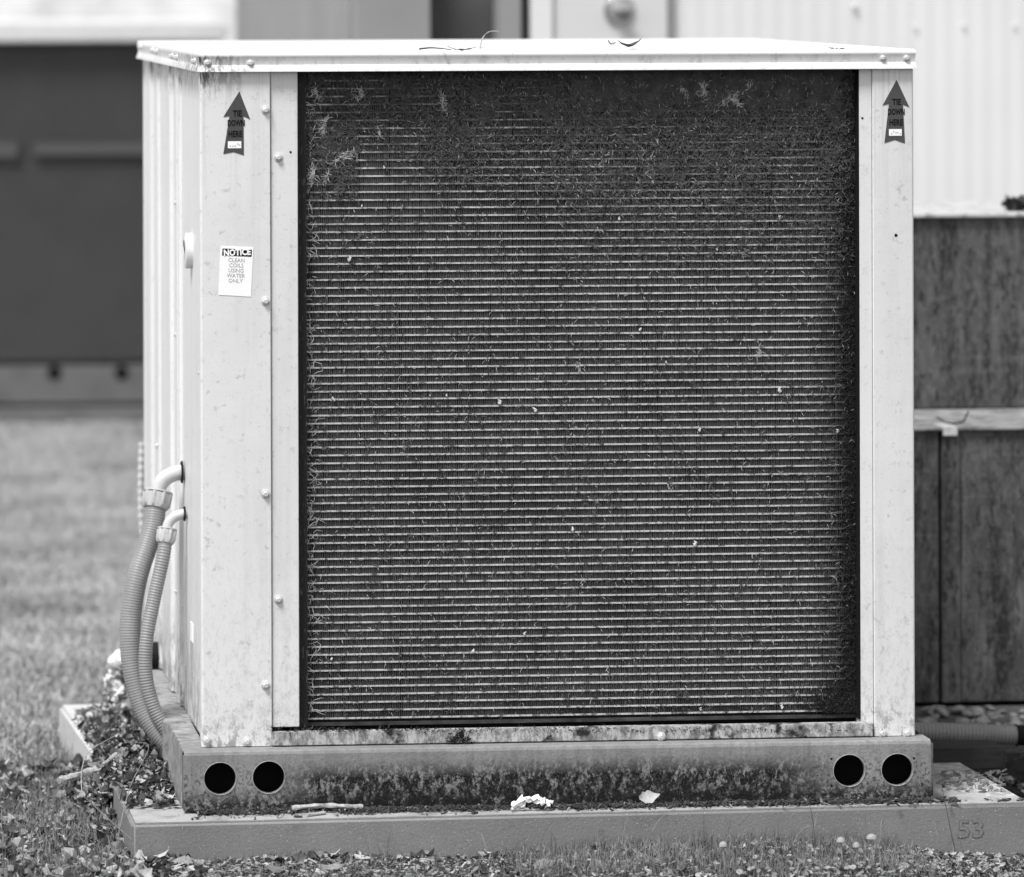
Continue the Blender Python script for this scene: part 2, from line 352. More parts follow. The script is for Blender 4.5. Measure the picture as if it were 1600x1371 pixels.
# ------------------------------------------------------------------ concrete pads
ZP = .078
def slab(name, pts, z0, z1, label, mat=concrete, bev=.006):
    m = MB(); m.prism([(p.x, p.y) for p in pts], z0, z1); c = sum((Vector((p.x, p.y, z1)) for p in pts), Vector())/len(pts)
    o = m.build(name, mat, None, bevel=bev, seg=3, origin=c); return tag(o, label, 'slab')
fl = atz(206, 1287, ZP); fr = atz(1613, 1254, ZP); br_ = atz(1540, 1212, ZP); bl = atz(181, 1232, ZP)
dr = (br_-fr).normalized(); dl = (bl-fl).normalized()
front_pad = slab('concrete_pad', [fl, fr, fr+dr*.55, fl+dl*.42], -.045, ZP, 'long grey concrete pad under the front of the unit')
front_pad['label'] = 'long grey concrete pad under the unit, marked 53 at right'
c1 = atz(92, 1101, ZP-.003); c0 = atz(139, 1168, ZP-.003); dd = (c1-c0).normalized()
s2 = c0 - dd*.40; e = Vector((1.45, 1.12, 0)); pale_conc = material('pale_concrete', .5, .85, layers=[dict(s=(60,60,60), lo=.5, hi=.7, c=.28, f=.5, d=6)], bump=.0005, bscale=200, var=.1)
rear_pad = slab('concrete_pad', [s2, Vector((1.08, s2.y+.06, 0)), Vector((1.05, c1.y+.05, 0)), c1], -.03, ZP-.003, 'paler concrete pad under the rear of the unit, corner at left', pale_conc)
# embossed number on the pad front
pn = (fr-fl).normalized(); ang = math.atan2(pn.y, pn.x)
def padface(u, v):
    n = Vector((-pn.y, pn.x, 0)); d = ray(u, v); t = (fl-CP).dot(n)/d.dot(n); return CP+d*t
q = padface(1517, 1297); nrm = Vector((pn.y, -pn.x, 0))
emb = material('pad_number_relief', .15, .9, var=.2, vscale=120)
text_mesh('53', .040, emb, front_pad, 'cast_number', q+nrm*.0004, (math.pi/2, 0, ang), 1.15, .0012)
text_mesh('53', .040, concrete, front_pad, 'cast_number', q+nrm*.0009, (math.pi/2, 0, ang), 1.15, -.0001)

# ------------------------------------------------------------------ THE UNIT
ZB, ZC, ZCT = .175, Z(112.5, 400, -.006), 1.2620
unit = thing('condenser_unit', (.55, .6, .082), 'large white condenser unit with exposed dusty coil on a concrete pad', 'air conditioner')
xl, xr = X(315, 1100), X(1430, 1000)
YB = 1.262
cx0, cx1 = X(467, 700, .0), X(1345, 700, .0)
# base frame
bx0 = aty(287, 1210, -.04).x; bx1 = aty(1455, 1200, -.04).x; bz0, bz1 = .083, .1745
fy = -.04
holes = [(aty(344, 1217, fy)), (aty(420, 1215, fy)), (aty(1327, 1204.5, fy)), (aty(1402, 1203, fy))]
bm = bmesh.new(); hr = .0252; zl, zh = bz0+.0, bz1-.006
def vv(x, z, y=fy): return bm.verts.new((x, y, z))
def front_plate():
    xsn = [bx0]
    for h in holes: xsn += [h.x-.032, h.x+.032]
    xsn.append(bx1)
    for i in range(0, len(xsn)-1, 2):
        n = max(1, int((xsn[i+1]-xsn[i])/.1))
        for k in range(n):
            a = xsn[i]+(xsn[i+1]-xsn[i])*k/n; c = xsn[i]+(xsn[i+1]-xsn[i])*(k+1)/n
            bm.faces.new([vv(a, zl), vv(c, zl), vv(c, zh), vv(a, zh)])
    for h in holes:
        n = 32; inner = []; outer = []; back = []
        for k in range(n):
            a = 2*math.pi*(k+.5)/n; cx, cz = math.cos(a), math.sin(a)
            inner.append(vv(h.x+hr*cx, h.z+hr*cz, fy)); back.append(vv(h.x+(hr-.0008)*cx, h.z+(hr-.0008)*cz, fy+.007))
            hw = .032; s_ = 1/max(abs(cx), 1e-6)*hw
            up = (zh-h.z) if cz > 0 else (h.z-zl); t = min(s_, up/max(abs(cz), 1e-6))
            outer.append(vv(h.x+t*cx, h.z+t*cz))
        for k in range(n):
            j = (k+1) % n
            bm.faces.new([inner[k], inner[j], outer[j], outer[k]]); bm.faces.new([inner[j], inner[k], back[k], back[j]])
            a, c = outer[k].co, outer[j].co
            va, vc = abs(abs(a.x-h.x)-.032) < 1e-6, abs(abs(c.x-h.x)-.032) < 1e-6
            if va != vc:
                bm.faces.new([outer[k], vv(a.x if va else c.x, c.z if va else a.z), outer[j]])
front_plate()
# rolled top lip, ends and bottom flange
L = .006
for (y0, z0, y1, z1) in ((fy, zh, fy+.0016, zh+.0042), (fy+.0016, zh+.0042, fy+.006, bz1), (fy+.006, bz1, .02, bz1)):
    bm.faces.new([bm.verts.new((bx0, y0, z0)), bm.verts.new((bx1, y0, z0)), bm.verts.new((bx1-.001, y1, z1)), bm.verts.new((bx0+.001, y1, z1))])
bm.faces.new([bm.verts.new((bx1, fy, zl)), bm.verts.new((bx1+.004, fy+.004, zl)), bm.verts.new((bx1+.004, fy+.004, zh)), bm.verts.new((bx1, fy, zh))])
bm.faces.new([bm.verts.new((bx1+.004, fy+.004, zl)), bm.verts.new((bx1+.004, .25, zl)), bm.verts.new((bx1+.004, .25, bz1)), bm.verts.new((bx1+.004, fy+.004, zh))])
bm.faces.new([bm.verts.new((bx0, fy, zl)), bm.verts.new((bx0, fy, zh)), bm.verts.new((bx0, fy+.018, zh)), bm.verts.new((bx0, fy+.018, zl))])
bmesh.ops.remove_doubles(bm, verts=bm.verts, dist=.00005)
for f in bm.faces:
    pass
me = bpy.data.meshes.new('base_front_rail'); 
for v in bm.verts: v.co -= unit.location
bm.to_mesh(me); bm.free(); me.materials.append(base_steel)
fo = bpy.data.objects.new('base_front_rail', me); COL.objects.link(fo); fo.parent = unit
# fill the four slim corner triangles of each hole patch
m = MB(); m.box((bx0+.002, fy+.0078, bz0+.001), (bx1-.002, fy+.0085, bz0+.0275)); 
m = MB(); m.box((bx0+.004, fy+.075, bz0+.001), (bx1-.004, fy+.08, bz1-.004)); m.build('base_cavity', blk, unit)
rimm = material('lit_hole_rim', .33, .45, spec=.4, var=.2, vscale=200)  # bright steel colour stands in for light caught on the hole edges
for hq in holes:
    ring = [Vector((hq.x+(hr+.0003)*math.cos(a), fy-.0004, hq.z+(hr+.0002)*math.sin(a))) for a in [2*math.pi*k/48 for k in range(49)]]
    m = MB(); m.sweep(ring, .0006, 6, cap=False); m.build('hole_rim', rimm, unit, smooth=True)
# side base rails
m = MB(); m.box((bx0, fy+.019, bz0), (bx0+.012, .285, bz1-.0005)); m.box((bx0, fy+.062, bz1-.004), (.0, .285, bz1-.0002)); m.build('side_base_rail', side_rail_m, unit, bevel=.0015)
m = MB(); m.box((bx0-.004, .29, bz0), (.02, YB+.05, bz1-.002)); m.build('side_base_rail', side_rail_m, unit, bevel=.004)
m = MB(); m.box((bx1-.03, .252, bz0), (bx1, YB+.05, bz1-.002)); m.build('side_base_rail', side_rail_m, unit, bevel=.004)
m = MB(); m.box((bx0-.0004, fy+.0155, bz0+.004), (bx0+.004, fy+.0188, bz1-.003)); m.build('rail_seam', blk, unit)
m = MB(); m.box((bx0-.006, .262, bz0+.03), (bx0+.03, .30, bz1+.003)); m.build('rail_joint', side_rail_m, unit, bevel=.002)
# inner body
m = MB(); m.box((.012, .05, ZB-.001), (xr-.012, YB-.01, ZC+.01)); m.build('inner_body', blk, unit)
# corner panels (front)
pl1 = X(424, 700); s1 = X(427, 700); pr0 = X(1365, 700)
def folded(x0, x1, z0, z1, y0=0, lip=.045, outer='L'):
    m = MB()
    r = .004
    if outer == 'L':
        arc = [(x0+r-r*math.cos(a), y0+r-r*math.sin(a)) for a in [math.pi/2*k/5 for k in range(6)]]
        poly = [(x1, y0+.010), (x1, y0+.0012), (x1-.0012, y0)] + [(px, py) for px, py in reversed(arc)] + [(x0, y0+lip), (x0+.0012, y0+lip), (x0+.0012, y0+.010)]
    else:
        arc = [(x1-r+r*math.sin(a), y0+r-r*math.cos(a)) for a in [math.pi/2*k/5 for k in range(6)]]
        poly = [(x0, y0+.010), (x0, y0+.0012), (x0+.0012, y0)] + arc + [(x1, y0+lip), (x1-.0012, y0+lip), (x1-.0012, y0+.010)]
    m.prism(poly, z0, z1); return m
folded(xl, pl1, ZB+.0005, ZC+.006, 0, .03).build('corner_panel', white_paint, unit, smooth=True)
folded(pr0, xr, ZB+.0005, ZC+.006, 0, .3, 'R').build('corner_panel', white_paint, unit, smooth=True)
zs = Z(1137, 440); 
m = MB(); m.box((s1-.002, .0045, zs), (cx0, .0445, ZC+.004)); m.build('coil_side_trim', white_paint, unit, bevel=.0008)
m = MB(); m.box((cx1, .0045, Z(1133, 1350)), (pr0-.0005, .0445, ZC+.004)); m.build('coil_side_trim', white_paint, unit, bevel=.0008)
# lower rail under the coil
lr0, lr1 = X(425, 1150), X(1363, 1140); zl0, zl1 = ZB+.0012, Z(1144, 425)
m = MB(); m.box((lr0, -.0065, zl0), (lr1, .012, zl1)); m.build('lower_rail', dirty_rail, unit, bevel=.0012)
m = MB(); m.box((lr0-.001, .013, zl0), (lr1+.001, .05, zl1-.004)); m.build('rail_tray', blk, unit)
# coil
cy = .036
coil_root = thing('coil', unit.location, None, None); coil_root.parent = unit; coil_root.location = (0, 0, 0)
zc0 = Z(1128, 500); zc1 = ZC
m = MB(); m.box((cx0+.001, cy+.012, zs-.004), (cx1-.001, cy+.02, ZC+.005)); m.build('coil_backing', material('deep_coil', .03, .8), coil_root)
ch0 = X(479, 700, cy); ch1 = X(1336, 700, cy)
m = MB()
n_f = 296
for i in range(n_f):
    x = ch0+(ch1-ch0)*(i+.5)/n_f + random.uniform(-.0003, .0003); y = cy+.001+random.uniform(0, .0006); w = random.uniform(.00085, .00105)
    m.box((x-w, y, zc0), (x+w, cy+.0115, zc1))
fo = m.build('fins', fin_m, coil_root); fo['kind'] = 'stuff'
zfirst = Z(1123.5, 485, cy)
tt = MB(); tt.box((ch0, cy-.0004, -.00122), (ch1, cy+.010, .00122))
first = None
for i in range(81):
    z = zfirst + i*.01254
    if z > ZC-.004: break
    if first is None:
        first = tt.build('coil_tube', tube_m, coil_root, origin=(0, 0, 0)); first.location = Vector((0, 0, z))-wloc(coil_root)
    else:
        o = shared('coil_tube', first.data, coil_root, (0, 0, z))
m = MB(); m.box((ch0-.004, cy-.001, zs-.004), (ch1, cy+.008, zfirst-.006)); m.build('coil_bottom_plate', material('coil_plate', .05, .5, layers=[dict(s=(20,20,90), lo=.5, hi=.65, c=.12, f=.5, d=5)], var=.4, vscale=40), coil_root)
m = MB(); m.box((cx0-.003, cy-.012, zs-.004), (ch0-.0005, cy+.010, ZC+.004)); m.build('coil_end_frame', blkframe, coil_root)
m = MB(); m.box((ch1+.0005, cy-.002, zs-.004), (cx1-.0005, cy+.010, ZC+.004)); m.build('coil_end_frame', blk, coil_root)
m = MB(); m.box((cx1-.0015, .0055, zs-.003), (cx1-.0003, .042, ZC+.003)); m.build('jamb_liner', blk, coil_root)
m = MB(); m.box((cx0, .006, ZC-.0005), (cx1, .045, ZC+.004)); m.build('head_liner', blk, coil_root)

# lint on the coil
def fibres(n, sampler, L0, L1, w0, w1, segs=4, curl=.9, ydep=.004, y0=None):
    V = []; Fs = []
    y0 = cy-.0015 if y0 is None else y0
    for i in range(n):
        x, z, a = sampler(); L_ = random.uniform(L0, L1)/segs; w = random.uniform(w0, w1); y = y0 - .0008 - random.random()*ydep
        base = len(V); c = random.gauss(0, curl)
        for k in range(segs+1):
            ww = w*(1-.6*abs(2*k/segs-1)); nx_, nz_ = -math.sin(a), math.cos(a)
            V += [(x+nx_*ww, y, z+nz_*ww), (x-nx_*ww, y, z-nz_*ww), (x, y+ww*1.5, z)]
            a += c/segs + random.gauss(0, curl*.35); x += math.cos(a)*L_; z += math.sin(a)*L_; y += random.gauss(0, .0006); y = min(y, cy-.0006)
        for k in range(segs):
            p_ = base+3*k
            for j in range(3): Fs.append((p_+j, p_+(j+1) % 3, p_+3+(j+1) % 3, p_+3+j))
    return V, Fs
def lint_density(x, z):
    u_ = (x-ch0)/(ch1-ch0); h = (z-zc0)/(zc1-zc0)
    d = max(0, (h-.80)/.17)**1.0*1.5 + .03 + (.5 if random.random() < .06 else 0)
    if u_ > .45: d += max(0, (h-.66)/.3)*.75
    if u_ < .09 and .8 < h < .92: d += 1.5
    n_ = noise.noise(Vector((x*9, z*14, 1)))*.9 + noise.noise(Vector((x*30, z*30, 5)))*.6
    if u_ < .25 and h > .80 : d -= .7*min(1, (.25-u_)/.12)
    return d*(1+n_*1.1)
def samp():
    while True:
        x = random.uniform(ch0, ch1); z = random.uniform(zc0, zc1-.003)
        if random.random()*1.6 < lint_density(x, z): return x, z, random.uniform(0, 6.28)
m = MB(); V, Fs = fibres(32000, samp, .003, .010, .00028, .0008); m.add(V, Fs)
o = m.build('lint', lint_dark, coil_root); o['kind'] = 'stuff'; o['label'] = 'dark matted lint'
# felted mats caught on the fins
m = MB(); st = .0017; nxm = int((ch1-ch0-.004)/st); nzm = int(.36/st); idx = {}
def mat_h(x, z):
    u_ = (x-ch0)/(ch1-ch0); h = (z-zc0)/(zc1-zc0)
    a_ = noise.noise(Vector((x*11, z*16, 2)))*.55 + noise.noise(Vector((x*34, z*40, 7)))*.45 + noise.noise(Vector((x*120, z*130, 9)))*.35
    b_ = max(0, (h-.86)/.10)*.55*(1 if u_ > .3 else .45) + (.22 if (u_ > .5 and h > .74) else 0)*min(1, (h-.74)*12 if h > .74 else 0)
    b_ += .6*max(0, min(1, (.13-u_)/.05))*max(0, 1-abs(h-.875)/.05)
    return a_ + b_ - .55
for j in range(nzm):
    for i in range(nxm):
        x = ch0+.002+i*st; z = zc1-.002-j*st; hh = mat_h(x, z)
        if hh > 0:
            idx[(i, j)] = len(m.v)
            m.v.append((x+random.uniform(-.4, .4)*st, cy-.0006-min(.0010, hh*.004)-.0016*abs(noise.noise(Vector((x*300, z*300, 1))))-random.random()*.0013, z+random.uniform(-.4, .4)*st))
for (i, j), k in idx.items():
    q_ = [idx.get((i+1, j)), idx.get((i+1, j+1)), idx.get((i, j+1))]
    if None not in q_: m.f.append((k, q_[2], q_[1], q_[0])); m.mi.append(0)
o = m.build('lint_mat', lint_dark, coil_root, smooth=False); o['kind'] = 'stuff'; o['label'] = 'felted dark lint mats over the upper coil'
def samp2():
    while True:
        x = random.uniform(ch0, ch1); z = random.uniform(zc0, zc1-.01)
        if random.random()*1.6 < lint_density(x, z)+.2: return x, z, random.gauss(1.57, .5)
m = MB(); V, Fs = fibres(2600, samp2, .003, .009, .0002, .00042, curl=.7); m.add(V, Fs)
V, Fs = fibres(260, lambda: (ch0+abs(random.gauss(0, .006)), random.uniform(zc0, zc1-.02), random.gauss(1.57, .9)), .008, .026, .0003, .0006, curl=1.4); m.add(V, Fs)
V, Fs = fibres(300, lambda: (ch1-.02-abs(random.gauss(0, .02)), random.uniform(zc0, zc1-.08), random.gauss(.8, .5)), .006, .018, .0003, .0006, curl=.8)
m2 = MB(); m2.add(V, Fs); o2 = m2.build('lint', lint_dark, coil_root); o2['kind'] = 'stuff'; o2['label'] = 'dark strands along the right edge'
o = m.build('lint', lint_pale, coil_root); o['kind'] = 'stuff'; o['label'] = 'pale loose fibres'
def samp3():
    if random.random() < .6: return (ch1-abs(random.gauss(0, .012)), random.uniform(zc0, zc1-.01), random.uniform(0, 6.28))
    return (ch1-abs(random.gauss(0, .03)), zc0+abs(random.gauss(0, .02)), random.uniform(0, 6.28))
m = MB(); V, Fs = fibres(5200, samp3, .003, .010, .0003, .0009); m.add(V, Fs); o = m.build('lint', moss_black, coil_root); o['kind'] = 'stuff'; o['label'] = 'black grime strands at the right edge'
for (u, v, a0, sp, n, ln) in ((692, 162, 1.8, 7, 90, .016), (1100, 142, 1.6, 5, 60, .018), (1140, 155, .5, 9, 80, .018), (1152, 162, -.8, 5, 50, .014), (1068, 142, 2.2, 4, 30, .013),
                              (506, 196, 1.3, 5, 60, .02), (489, 272, 1.6, 5, 60, .02), (538, 244, .5, 8, 70, .02), (510, 277, 1.4, 4, 25, .014), (560, 150, 1.4, 6, 30, .02), (592, 205, 1.7, 4, 22, .015),
                              (495, 150, 1.9, 6, 30, .02), (1185, 552, 1.2, 6, 22, .016), (905, 575, 1.5, 4, 20, .014), (1170, 135, 1.3, 5, 18, .02), (897, 665, 1.5, 5, 16, .01), (910, 910, 1.5, 5, 16, .01), (1045, 762, 1.5, 6, 14, .01), (940, 250, 1.2, 22, 40, .012), (1020, 250, 1.2, 20, 40, .012)):
    c = aty(u, v, cy-.004)
    sp_ = sp*.001
    def tuft_s():
        k = random.gauss(0, sp_*1.2)+random.choice((-1, 1))*sp_*.3; q_ = random.gauss(0, sp_*.35)
        return (c.x+math.cos(a0)*k-math.sin(a0)*q_, c.z+math.sin(a0)*k+math.cos(a0)*q_, a0+random.gauss(0, .35)+random.choice((0, math.pi)))
    V, Fs = fibres(int(n*.8), tuft_s, ln*.25, ln*.8, .0002, .0005, curl=.9, y0=cy-.003)
    m = MB(); m.add(V, Fs); o = m.build('lint_tuft', lint_pale, coil_root)
for (u, v) in ((698, 618), (672, 618), (780, 629), (836, 641), (1041, 566), (600, 262), (1218, 340), (967, 342), (1000, 515), (522, 624), (1309, 674), (895, 827), (820, 990), (1093, 672), (661, 120), (1120, 390), (1020, 285), (565, 322), (1222, 1105), (1095, 1108), (518, 1030), (740, 1018), (545, 405), (1218, 610), (1085, 850), (915, 120)):
    c = aty(u, v, cy-.002); m = MB(); s_ = random.uniform(.0014, .0034)
    pts = [(c.x+random.uniform(-.3, .3)*s_*k, cy-.002-.001*(k % 2), c.z+(k-2)*s_*.7) for k in range(5)]
    m.sweep(pts, [s_*.3, s_*.8, s_, s_*.6, s_*.2], 5); m.build('seed_fluff', lint_pale, coil_root, smooth=True)

# left side panels
def side_profile(m, pts, z0, z1, t=.0012):
    poly = [(x, y) for y, x in pts] + [(x+t+.004, y) for y, x in reversed(pts)]
    m.prism(poly, z0, z1)
m = MB(); side_profile(m, [(.031, .0005), (.033, -.002), (.045, -.0025), (.05, .0035), (.068, .0035), (.072, -.0015), (.10, -.0015), (.106, .002), (.45, .002), (.456, -.003), (.474, -.003), (.478, .003)], ZB+.0003, ZC+.004)
m.build('side_panel', white_paint, unit)
m = MB(); side_profile(m, [(.480, .001), (.484, -.004), (.52, -.004), (.526, .002), (.62, .002), (.626, -.004), (.66, -.004), (.665, .0025), (.90, .0025), (.905, -.002), (.93, -.002), (.935, .002), (1.05, .002), (1.06, -.003), (1.1, -.003), (1.105, .001), (YB-.01, .001), (YB, .004)], ZB+.0003, ZC+.004)
m.build('side_panel', white_paint, unit)
m = MB(); m.box((.0, YB-.012, ZB), (xr-.3, YB, ZC)); m.build('rear_panel', white_paint, unit)
m = MB(); m.box((xr-.0012, .302, ZB), (xr+.0, YB, ZC)); m.build('side_panel', white_paint, unit)

# cap
def ring_cap():
    o = .009   # overhang
    prof = [(-.0045, ZCT-.0003), (-.0015, ZCT-.0015), (.0008, ZCT-.0045), (.0012, ZCT-.0075), (.0002, ZCT-.0095), (-.0022, ZC+.0125), (-.0022, ZC+.0105), (-.0005, ZC+.0085), (.0045, ZC+.001), (.0045, ZC), (.003, ZC), (-.003, ZC+.009), (-.006, ZC+.012)]
    x0, x1, y0, y1 = xl-.002, xr+.002, -.006, YB+.004
    m = MB(); n = len(prof); vs = []
    for (sx, sy) in ((0, 0), (1, 0), (1, 1), (0, 1)):
        for (d, z) in prof:
            vs.append((x1+d*.5 if sx else x0-d*.5, y1+d if sy else y0-d, z))
    fs = []
    for c in range(4):
        for k in range(n-1):
            a = c*n+k; b_ = ((c+1) % 4)*n+k; fs.append((a, b_, b_+1, a+1))
    m.add(vs, fs)
    # top surface with raised centre panel
    def rect(i, z): return [(x0+i, y0+i, z), (x1-i, y0+i, z), (x1-i, y1-i, z), (x0+i, y1-i, z)]
    rings = [rect(.0045, ZCT-.0003), rect(.012, ZCT), rect(.075, ZCT-.0015), rect(.08, ZCT-.003), rect(.088, ZCT-.003), rect(.09, ZCT+.0005), rect(.30, ZCT+.002), rect(.305, ZCT-.001)]
    vs = sum(rings, []); fs = [(i*4+k, i*4+(k+1) % 4, (i+1)*4+(k+1) % 4, (i+1)*4+k) for i in range(len(rings)-1) for k in range(4)]
    fs.append(tuple(range((len(rings)-1)*4, len(rings)*4))); m.add(vs, fs)
    return m
cap = ring_cap().build('top_cover', cap_paint, unit, smooth=True, angle=35)

# screws
sc = MB()
sc.sweep([(0, 0, 0), (0, -.0012, 0), (0, -.0016, 0)], [.0072, .0070, .0058], 20)
sc.sweep([(0, -.0016, 0), (0, -.0052, 0), (0, -.0060, 0)], [.0047, .0045, .0034], 6)
scd = sc.build('screw', screw_m, unit, smooth=True, angle=30, origin=(0, 0, 0))
fr_sc = [(415, 172, 0), (435, 246, .0045), (415, 471, 0), (415, 772, 0), (435, 937, .0045), (415, 1071, 0), (323, 1157, 0), (386, 1159, 0), (1379, 1146, 0), (1417, 1146, 0), (1033, 1151, -.0065)]
scd.location = aty(*fr_sc[0])-wloc(unit)
for u, v, y in fr_sc[1:]: shared('screw', scd.data, unit, aty(u, v, y), rot=(0, random.uniform(0, 1), 0))
for u, v in ((324, 98), (391, 98.5), (1379, 90.5), (1416, 90.5)): shared('screw', scd.data, cap, aty(u, v, -.0040), scale=(.85, 1, .85))
for (u, v, xx) in ((221, 74, -.007), (240, 79, -.007), (246, 81, -.007), (270, 88, -.007), (277, 90, -.007), (305, 96, -.007)):
    p = atx(u, v, xl-.0050); shared('screw', scd.data, cap, p, rot=(0, 0, -math.pi/2), scale=(.85, 1.1, .85))
for (u, v, xx) in ((275.5, 317, .0), (275.5, 523, .0), (277, 925, .0), (246, 697, 0), (313, 583, 0)):
    p = atx(u, v, -.003); shared('screw', scd.data, unit, p, rot=(0, 0, -math.pi/2), scale=(.7, .7, .7))
for (u, v, y) in ((1400, 368, 0), (1347.5, 185, .0045), (454, 238, .0045)):
    p = aty(u, v, y); m = MB(); r_ = .0026 if u == 1400 else .0018; m.sweep([(p.x, y-.0004, p.z), (p.x, y+.001, p.z)], r_, 12); m.build('screw_hole', blk, unit)
for (u, v) in ((1299, 1186), (1299, 1228), (1428, 1185), (1441, 1225)):
    p = aty(u, v, fy); m = MB(); m.sweep([(p.x, fy-.0004, p.z), (p.x, fy+.001, p.z)], .0018, 10); m.build('screw_hole', blk, unit)

# latch on the side panel
p0 = atx(297, 392, -.001); m = MB()
n = 18; outl = [(p0.y+.021*math.cos(a), p0.z+.029*math.sin(a)) for a in [2*math.pi*k/n for k in range(n)]]
vs = [(.002, y, z) for y, z in outl]+[(-.0085, y, z) for y, z in outl]+[(-.010, p0.y+(y-p0.y)*.8, p0.z+(z-p0.z)*.85) for y, z in outl]
fs = [(k, (k+1) % n, n+(k+1) % n, n+k) for k in range(n)]+[(n+k, n+(k+1) % n, 2*n+(k+1) % n, 2*n+k) for k in range(n)]+[tuple(range(2*n, 3*n))]
m.add(vs, fs); m.build('door_latch', white_paint, unit, smooth=True)
m = MB(); m.add([(-.0102, p0.y+.012, p0.z-.006), (-.0145, p0.y-.012, p0.z-.003), (-.0145, p0.y-.012, p0.z+.018), (-.0102, p0.y+.012, p0.z+.018), (-.0102, p0.y+.012, p0.z-.009), (-.0102, p0.y-.012, p0.z-.009)],
                [(0, 1, 2, 3), (0, 4, 5, 1), (1, 5, 2), (0, 3, 4)]); m.build('latch_lever', white_paint, unit)
# rating label down the side edge
pa = atx(301, 975, .002); pb = atx(301, 1062, .002)
m = MB(); m.box((.0008, pa.y-.012, pb.z), (.002, pa.y+.03, pa.z-.03)); m.build('rating_label', material('old_label', .42, .5, layers=[dict(s=(200,200,300), lo=.5, hi=.6, c=.2, f=.6)], var=.1), unit)
m = MB(); m.box((.0006, pa.y-.012, pa.z-.029), (.002, pa.y+.03, pa.z)); m.build('rating_label', sticker_white, unit)

# arrow stickers
def arrow(pts, lean, name_pts, box):
    y = -.0006
    P = [aty(u, v, y) for u, v in pts]; c = sum(P, Vector())/len(P)
    m = MB(); n = len(P); m.add([(p.x, y, p.z) for p in P]+[(p.x, -.0001, p.z) for p in P], [tuple(range(n))]+[(i, (i+1) % n, (i+1) % n+n, i+n) for i in range(n)])
    me_o = m.build('arrow_sticker', sticker_dark, unit)
    bm = bmesh.new(); bm.from_mesh(me_o.data); bmesh.ops.triangulate(bm, faces=[f for f in bm.faces if len(f.verts) > 4]); bmesh.ops.recalc_face_normals(bm, faces=bm.faces); bm.to_mesh(me_o.data); bm.free()
    for (txt, u, v) in name_pts:
        text_mesh(txt, .0135, ink, me_o, 'sticker_text', aty(u, v, y-.0003), (math.pi/2, 0, 0), {'TIE': .78, 'DOWN': .60, 'HERE': .70}[txt], .00035)
    u0, v0, u1, v1 = box; a = aty(u0, v1, y-.0003); b_ = aty(u1, v0, y-.0003)
    m = MB(); m.box((a.x, y-.0004, a.z), (b_.x, y-.0001, b_.z)); m.build('sticker_panel', sticker_white, me_o)
    # small illegible print lines inside the white panel
    for k in range(5):
        xx = a.x+(b_.x-a.x)*(.12+.17*k+random.uniform(0, .05)); zz_ = a.z+(b_.z-a.z)*random.choice((.3, .45, .6)); m = MB()
        m.box((xx, y-.0006, zz_-.0008), (xx+.0022, y-.0004, zz_+.0010)); m.build('print_mark', greyink, me_o)
    return me_o
arrow([(374, 143), (391, 187), (380.5, 182), (381, 243), (365, 238), (349, 241), (358.5, 182), (349, 183)], 0, [('TIE', 371, 178), ('DOWN', 369, 193), ('HERE', 367.5, 210)], (356, 221, 377, 232))
arrow([(1401, 125), (1421, 168), (1411, 164), (1414, 224.5), (1398, 219), (1382, 224), (1389, 163), (1379, 165)], 0, [('TIE', 1401, 160), ('DOWN', 1400.5, 175.5), ('HERE', 1400, 192)], (1389, 202, 1409, 212.5))
# notice sticker
y = -.0006; c = [aty(*q, y) for q in ((341.5, 461), (392, 464), (396, 387), (345, 385))]
m = MB(); m.add([(p.x, y, p.z) for p in c]+[(p.x, 0, p.z) for p in c], [(0, 1, 2, 3), (0, 4, 5, 1), (1, 5, 6, 2), (2, 6, 7, 3), (3, 7, 4, 0)]); ns = m.build('notice_sticker', sticker_white, unit)
h = [aty(*q, y-.0003) for q in ((347, 399.5), (393, 401.5), (393.7, 390.5), (347.7, 388.5))]
m = MB(); m.add([(p.x, y-.0003, p.z) for p in h], [(0, 1, 2, 3)]); m.build('notice_header', ink, ns)
tl = -.04
text_mesh('NOTICE', .0135, sticker_white, ns, 'sticker_text', aty(370.5, 395, y-.0006), (math.pi/2, -tl*-1, 0), .86, .0006)
for t_, v in (('CLEAN', 407), ('COILS', 415), ('USING', 423), ('WATER', 431), ('ONLY', 439)):
    text_mesh(t_, .0088, greyink, ns, 'sticker_text', aty(369.5-(v-407)*.05, v, y-.0003), (math.pi/2, .04, 0), .95, 0)

# moss clump on lower rail
moss = material('dark_moss', .03, .95, var=.6, vscale=200)
def tufts(name, pts, mat, parent, n, L0, L1, spread):
    m = MB()
    for p in pts:
        for k in range(n):
            q = Vector(p)+Vector((random.gauss(0, spread[0]), random.gauss(0, spread[1]), random.gauss(0, spread[2])))
            d = Vector((random.gauss(0, 1), random.gauss(-.5, .6), random.gauss(.3, .7))).normalized()*random.uniform(L0, L1)
            s_ = d.cross(Vector((random.random(), random.random(), random.random()))).normalized()*.0009
            m.add([q-s_, q+s_, q+d*.6+s_*.7, q+d], [(0, 1, 2), (0, 2, 3)])
    o = m.build(name, mat, parent); return o
pt = [aty(715+dx, 1152+dy, -.009) for dx, dy in ((0, 0), (-12, 3), (12, 3), (4, -6), (-4, 6), (14, 9))]
o = tufts('moss_clump', pt, moss, None, 60, .002, .006, (.004, .002, .004)); tag(o, 'dark clump of moss on the rail below the coil', 'moss')
o['kind'] = 'stuff'
pt = [aty(u, 1141+random.uniform(-2, 2), -.003) for u in range(430, 1360, 9) if random.random() < .7]
o = tufts('gutter_debris', pt, leaf_b, None, 16, .003, .009, (.006, .004, .0015)); tag(o, 'dark debris line in the gap under the coil', 'debris', kind='stuff')

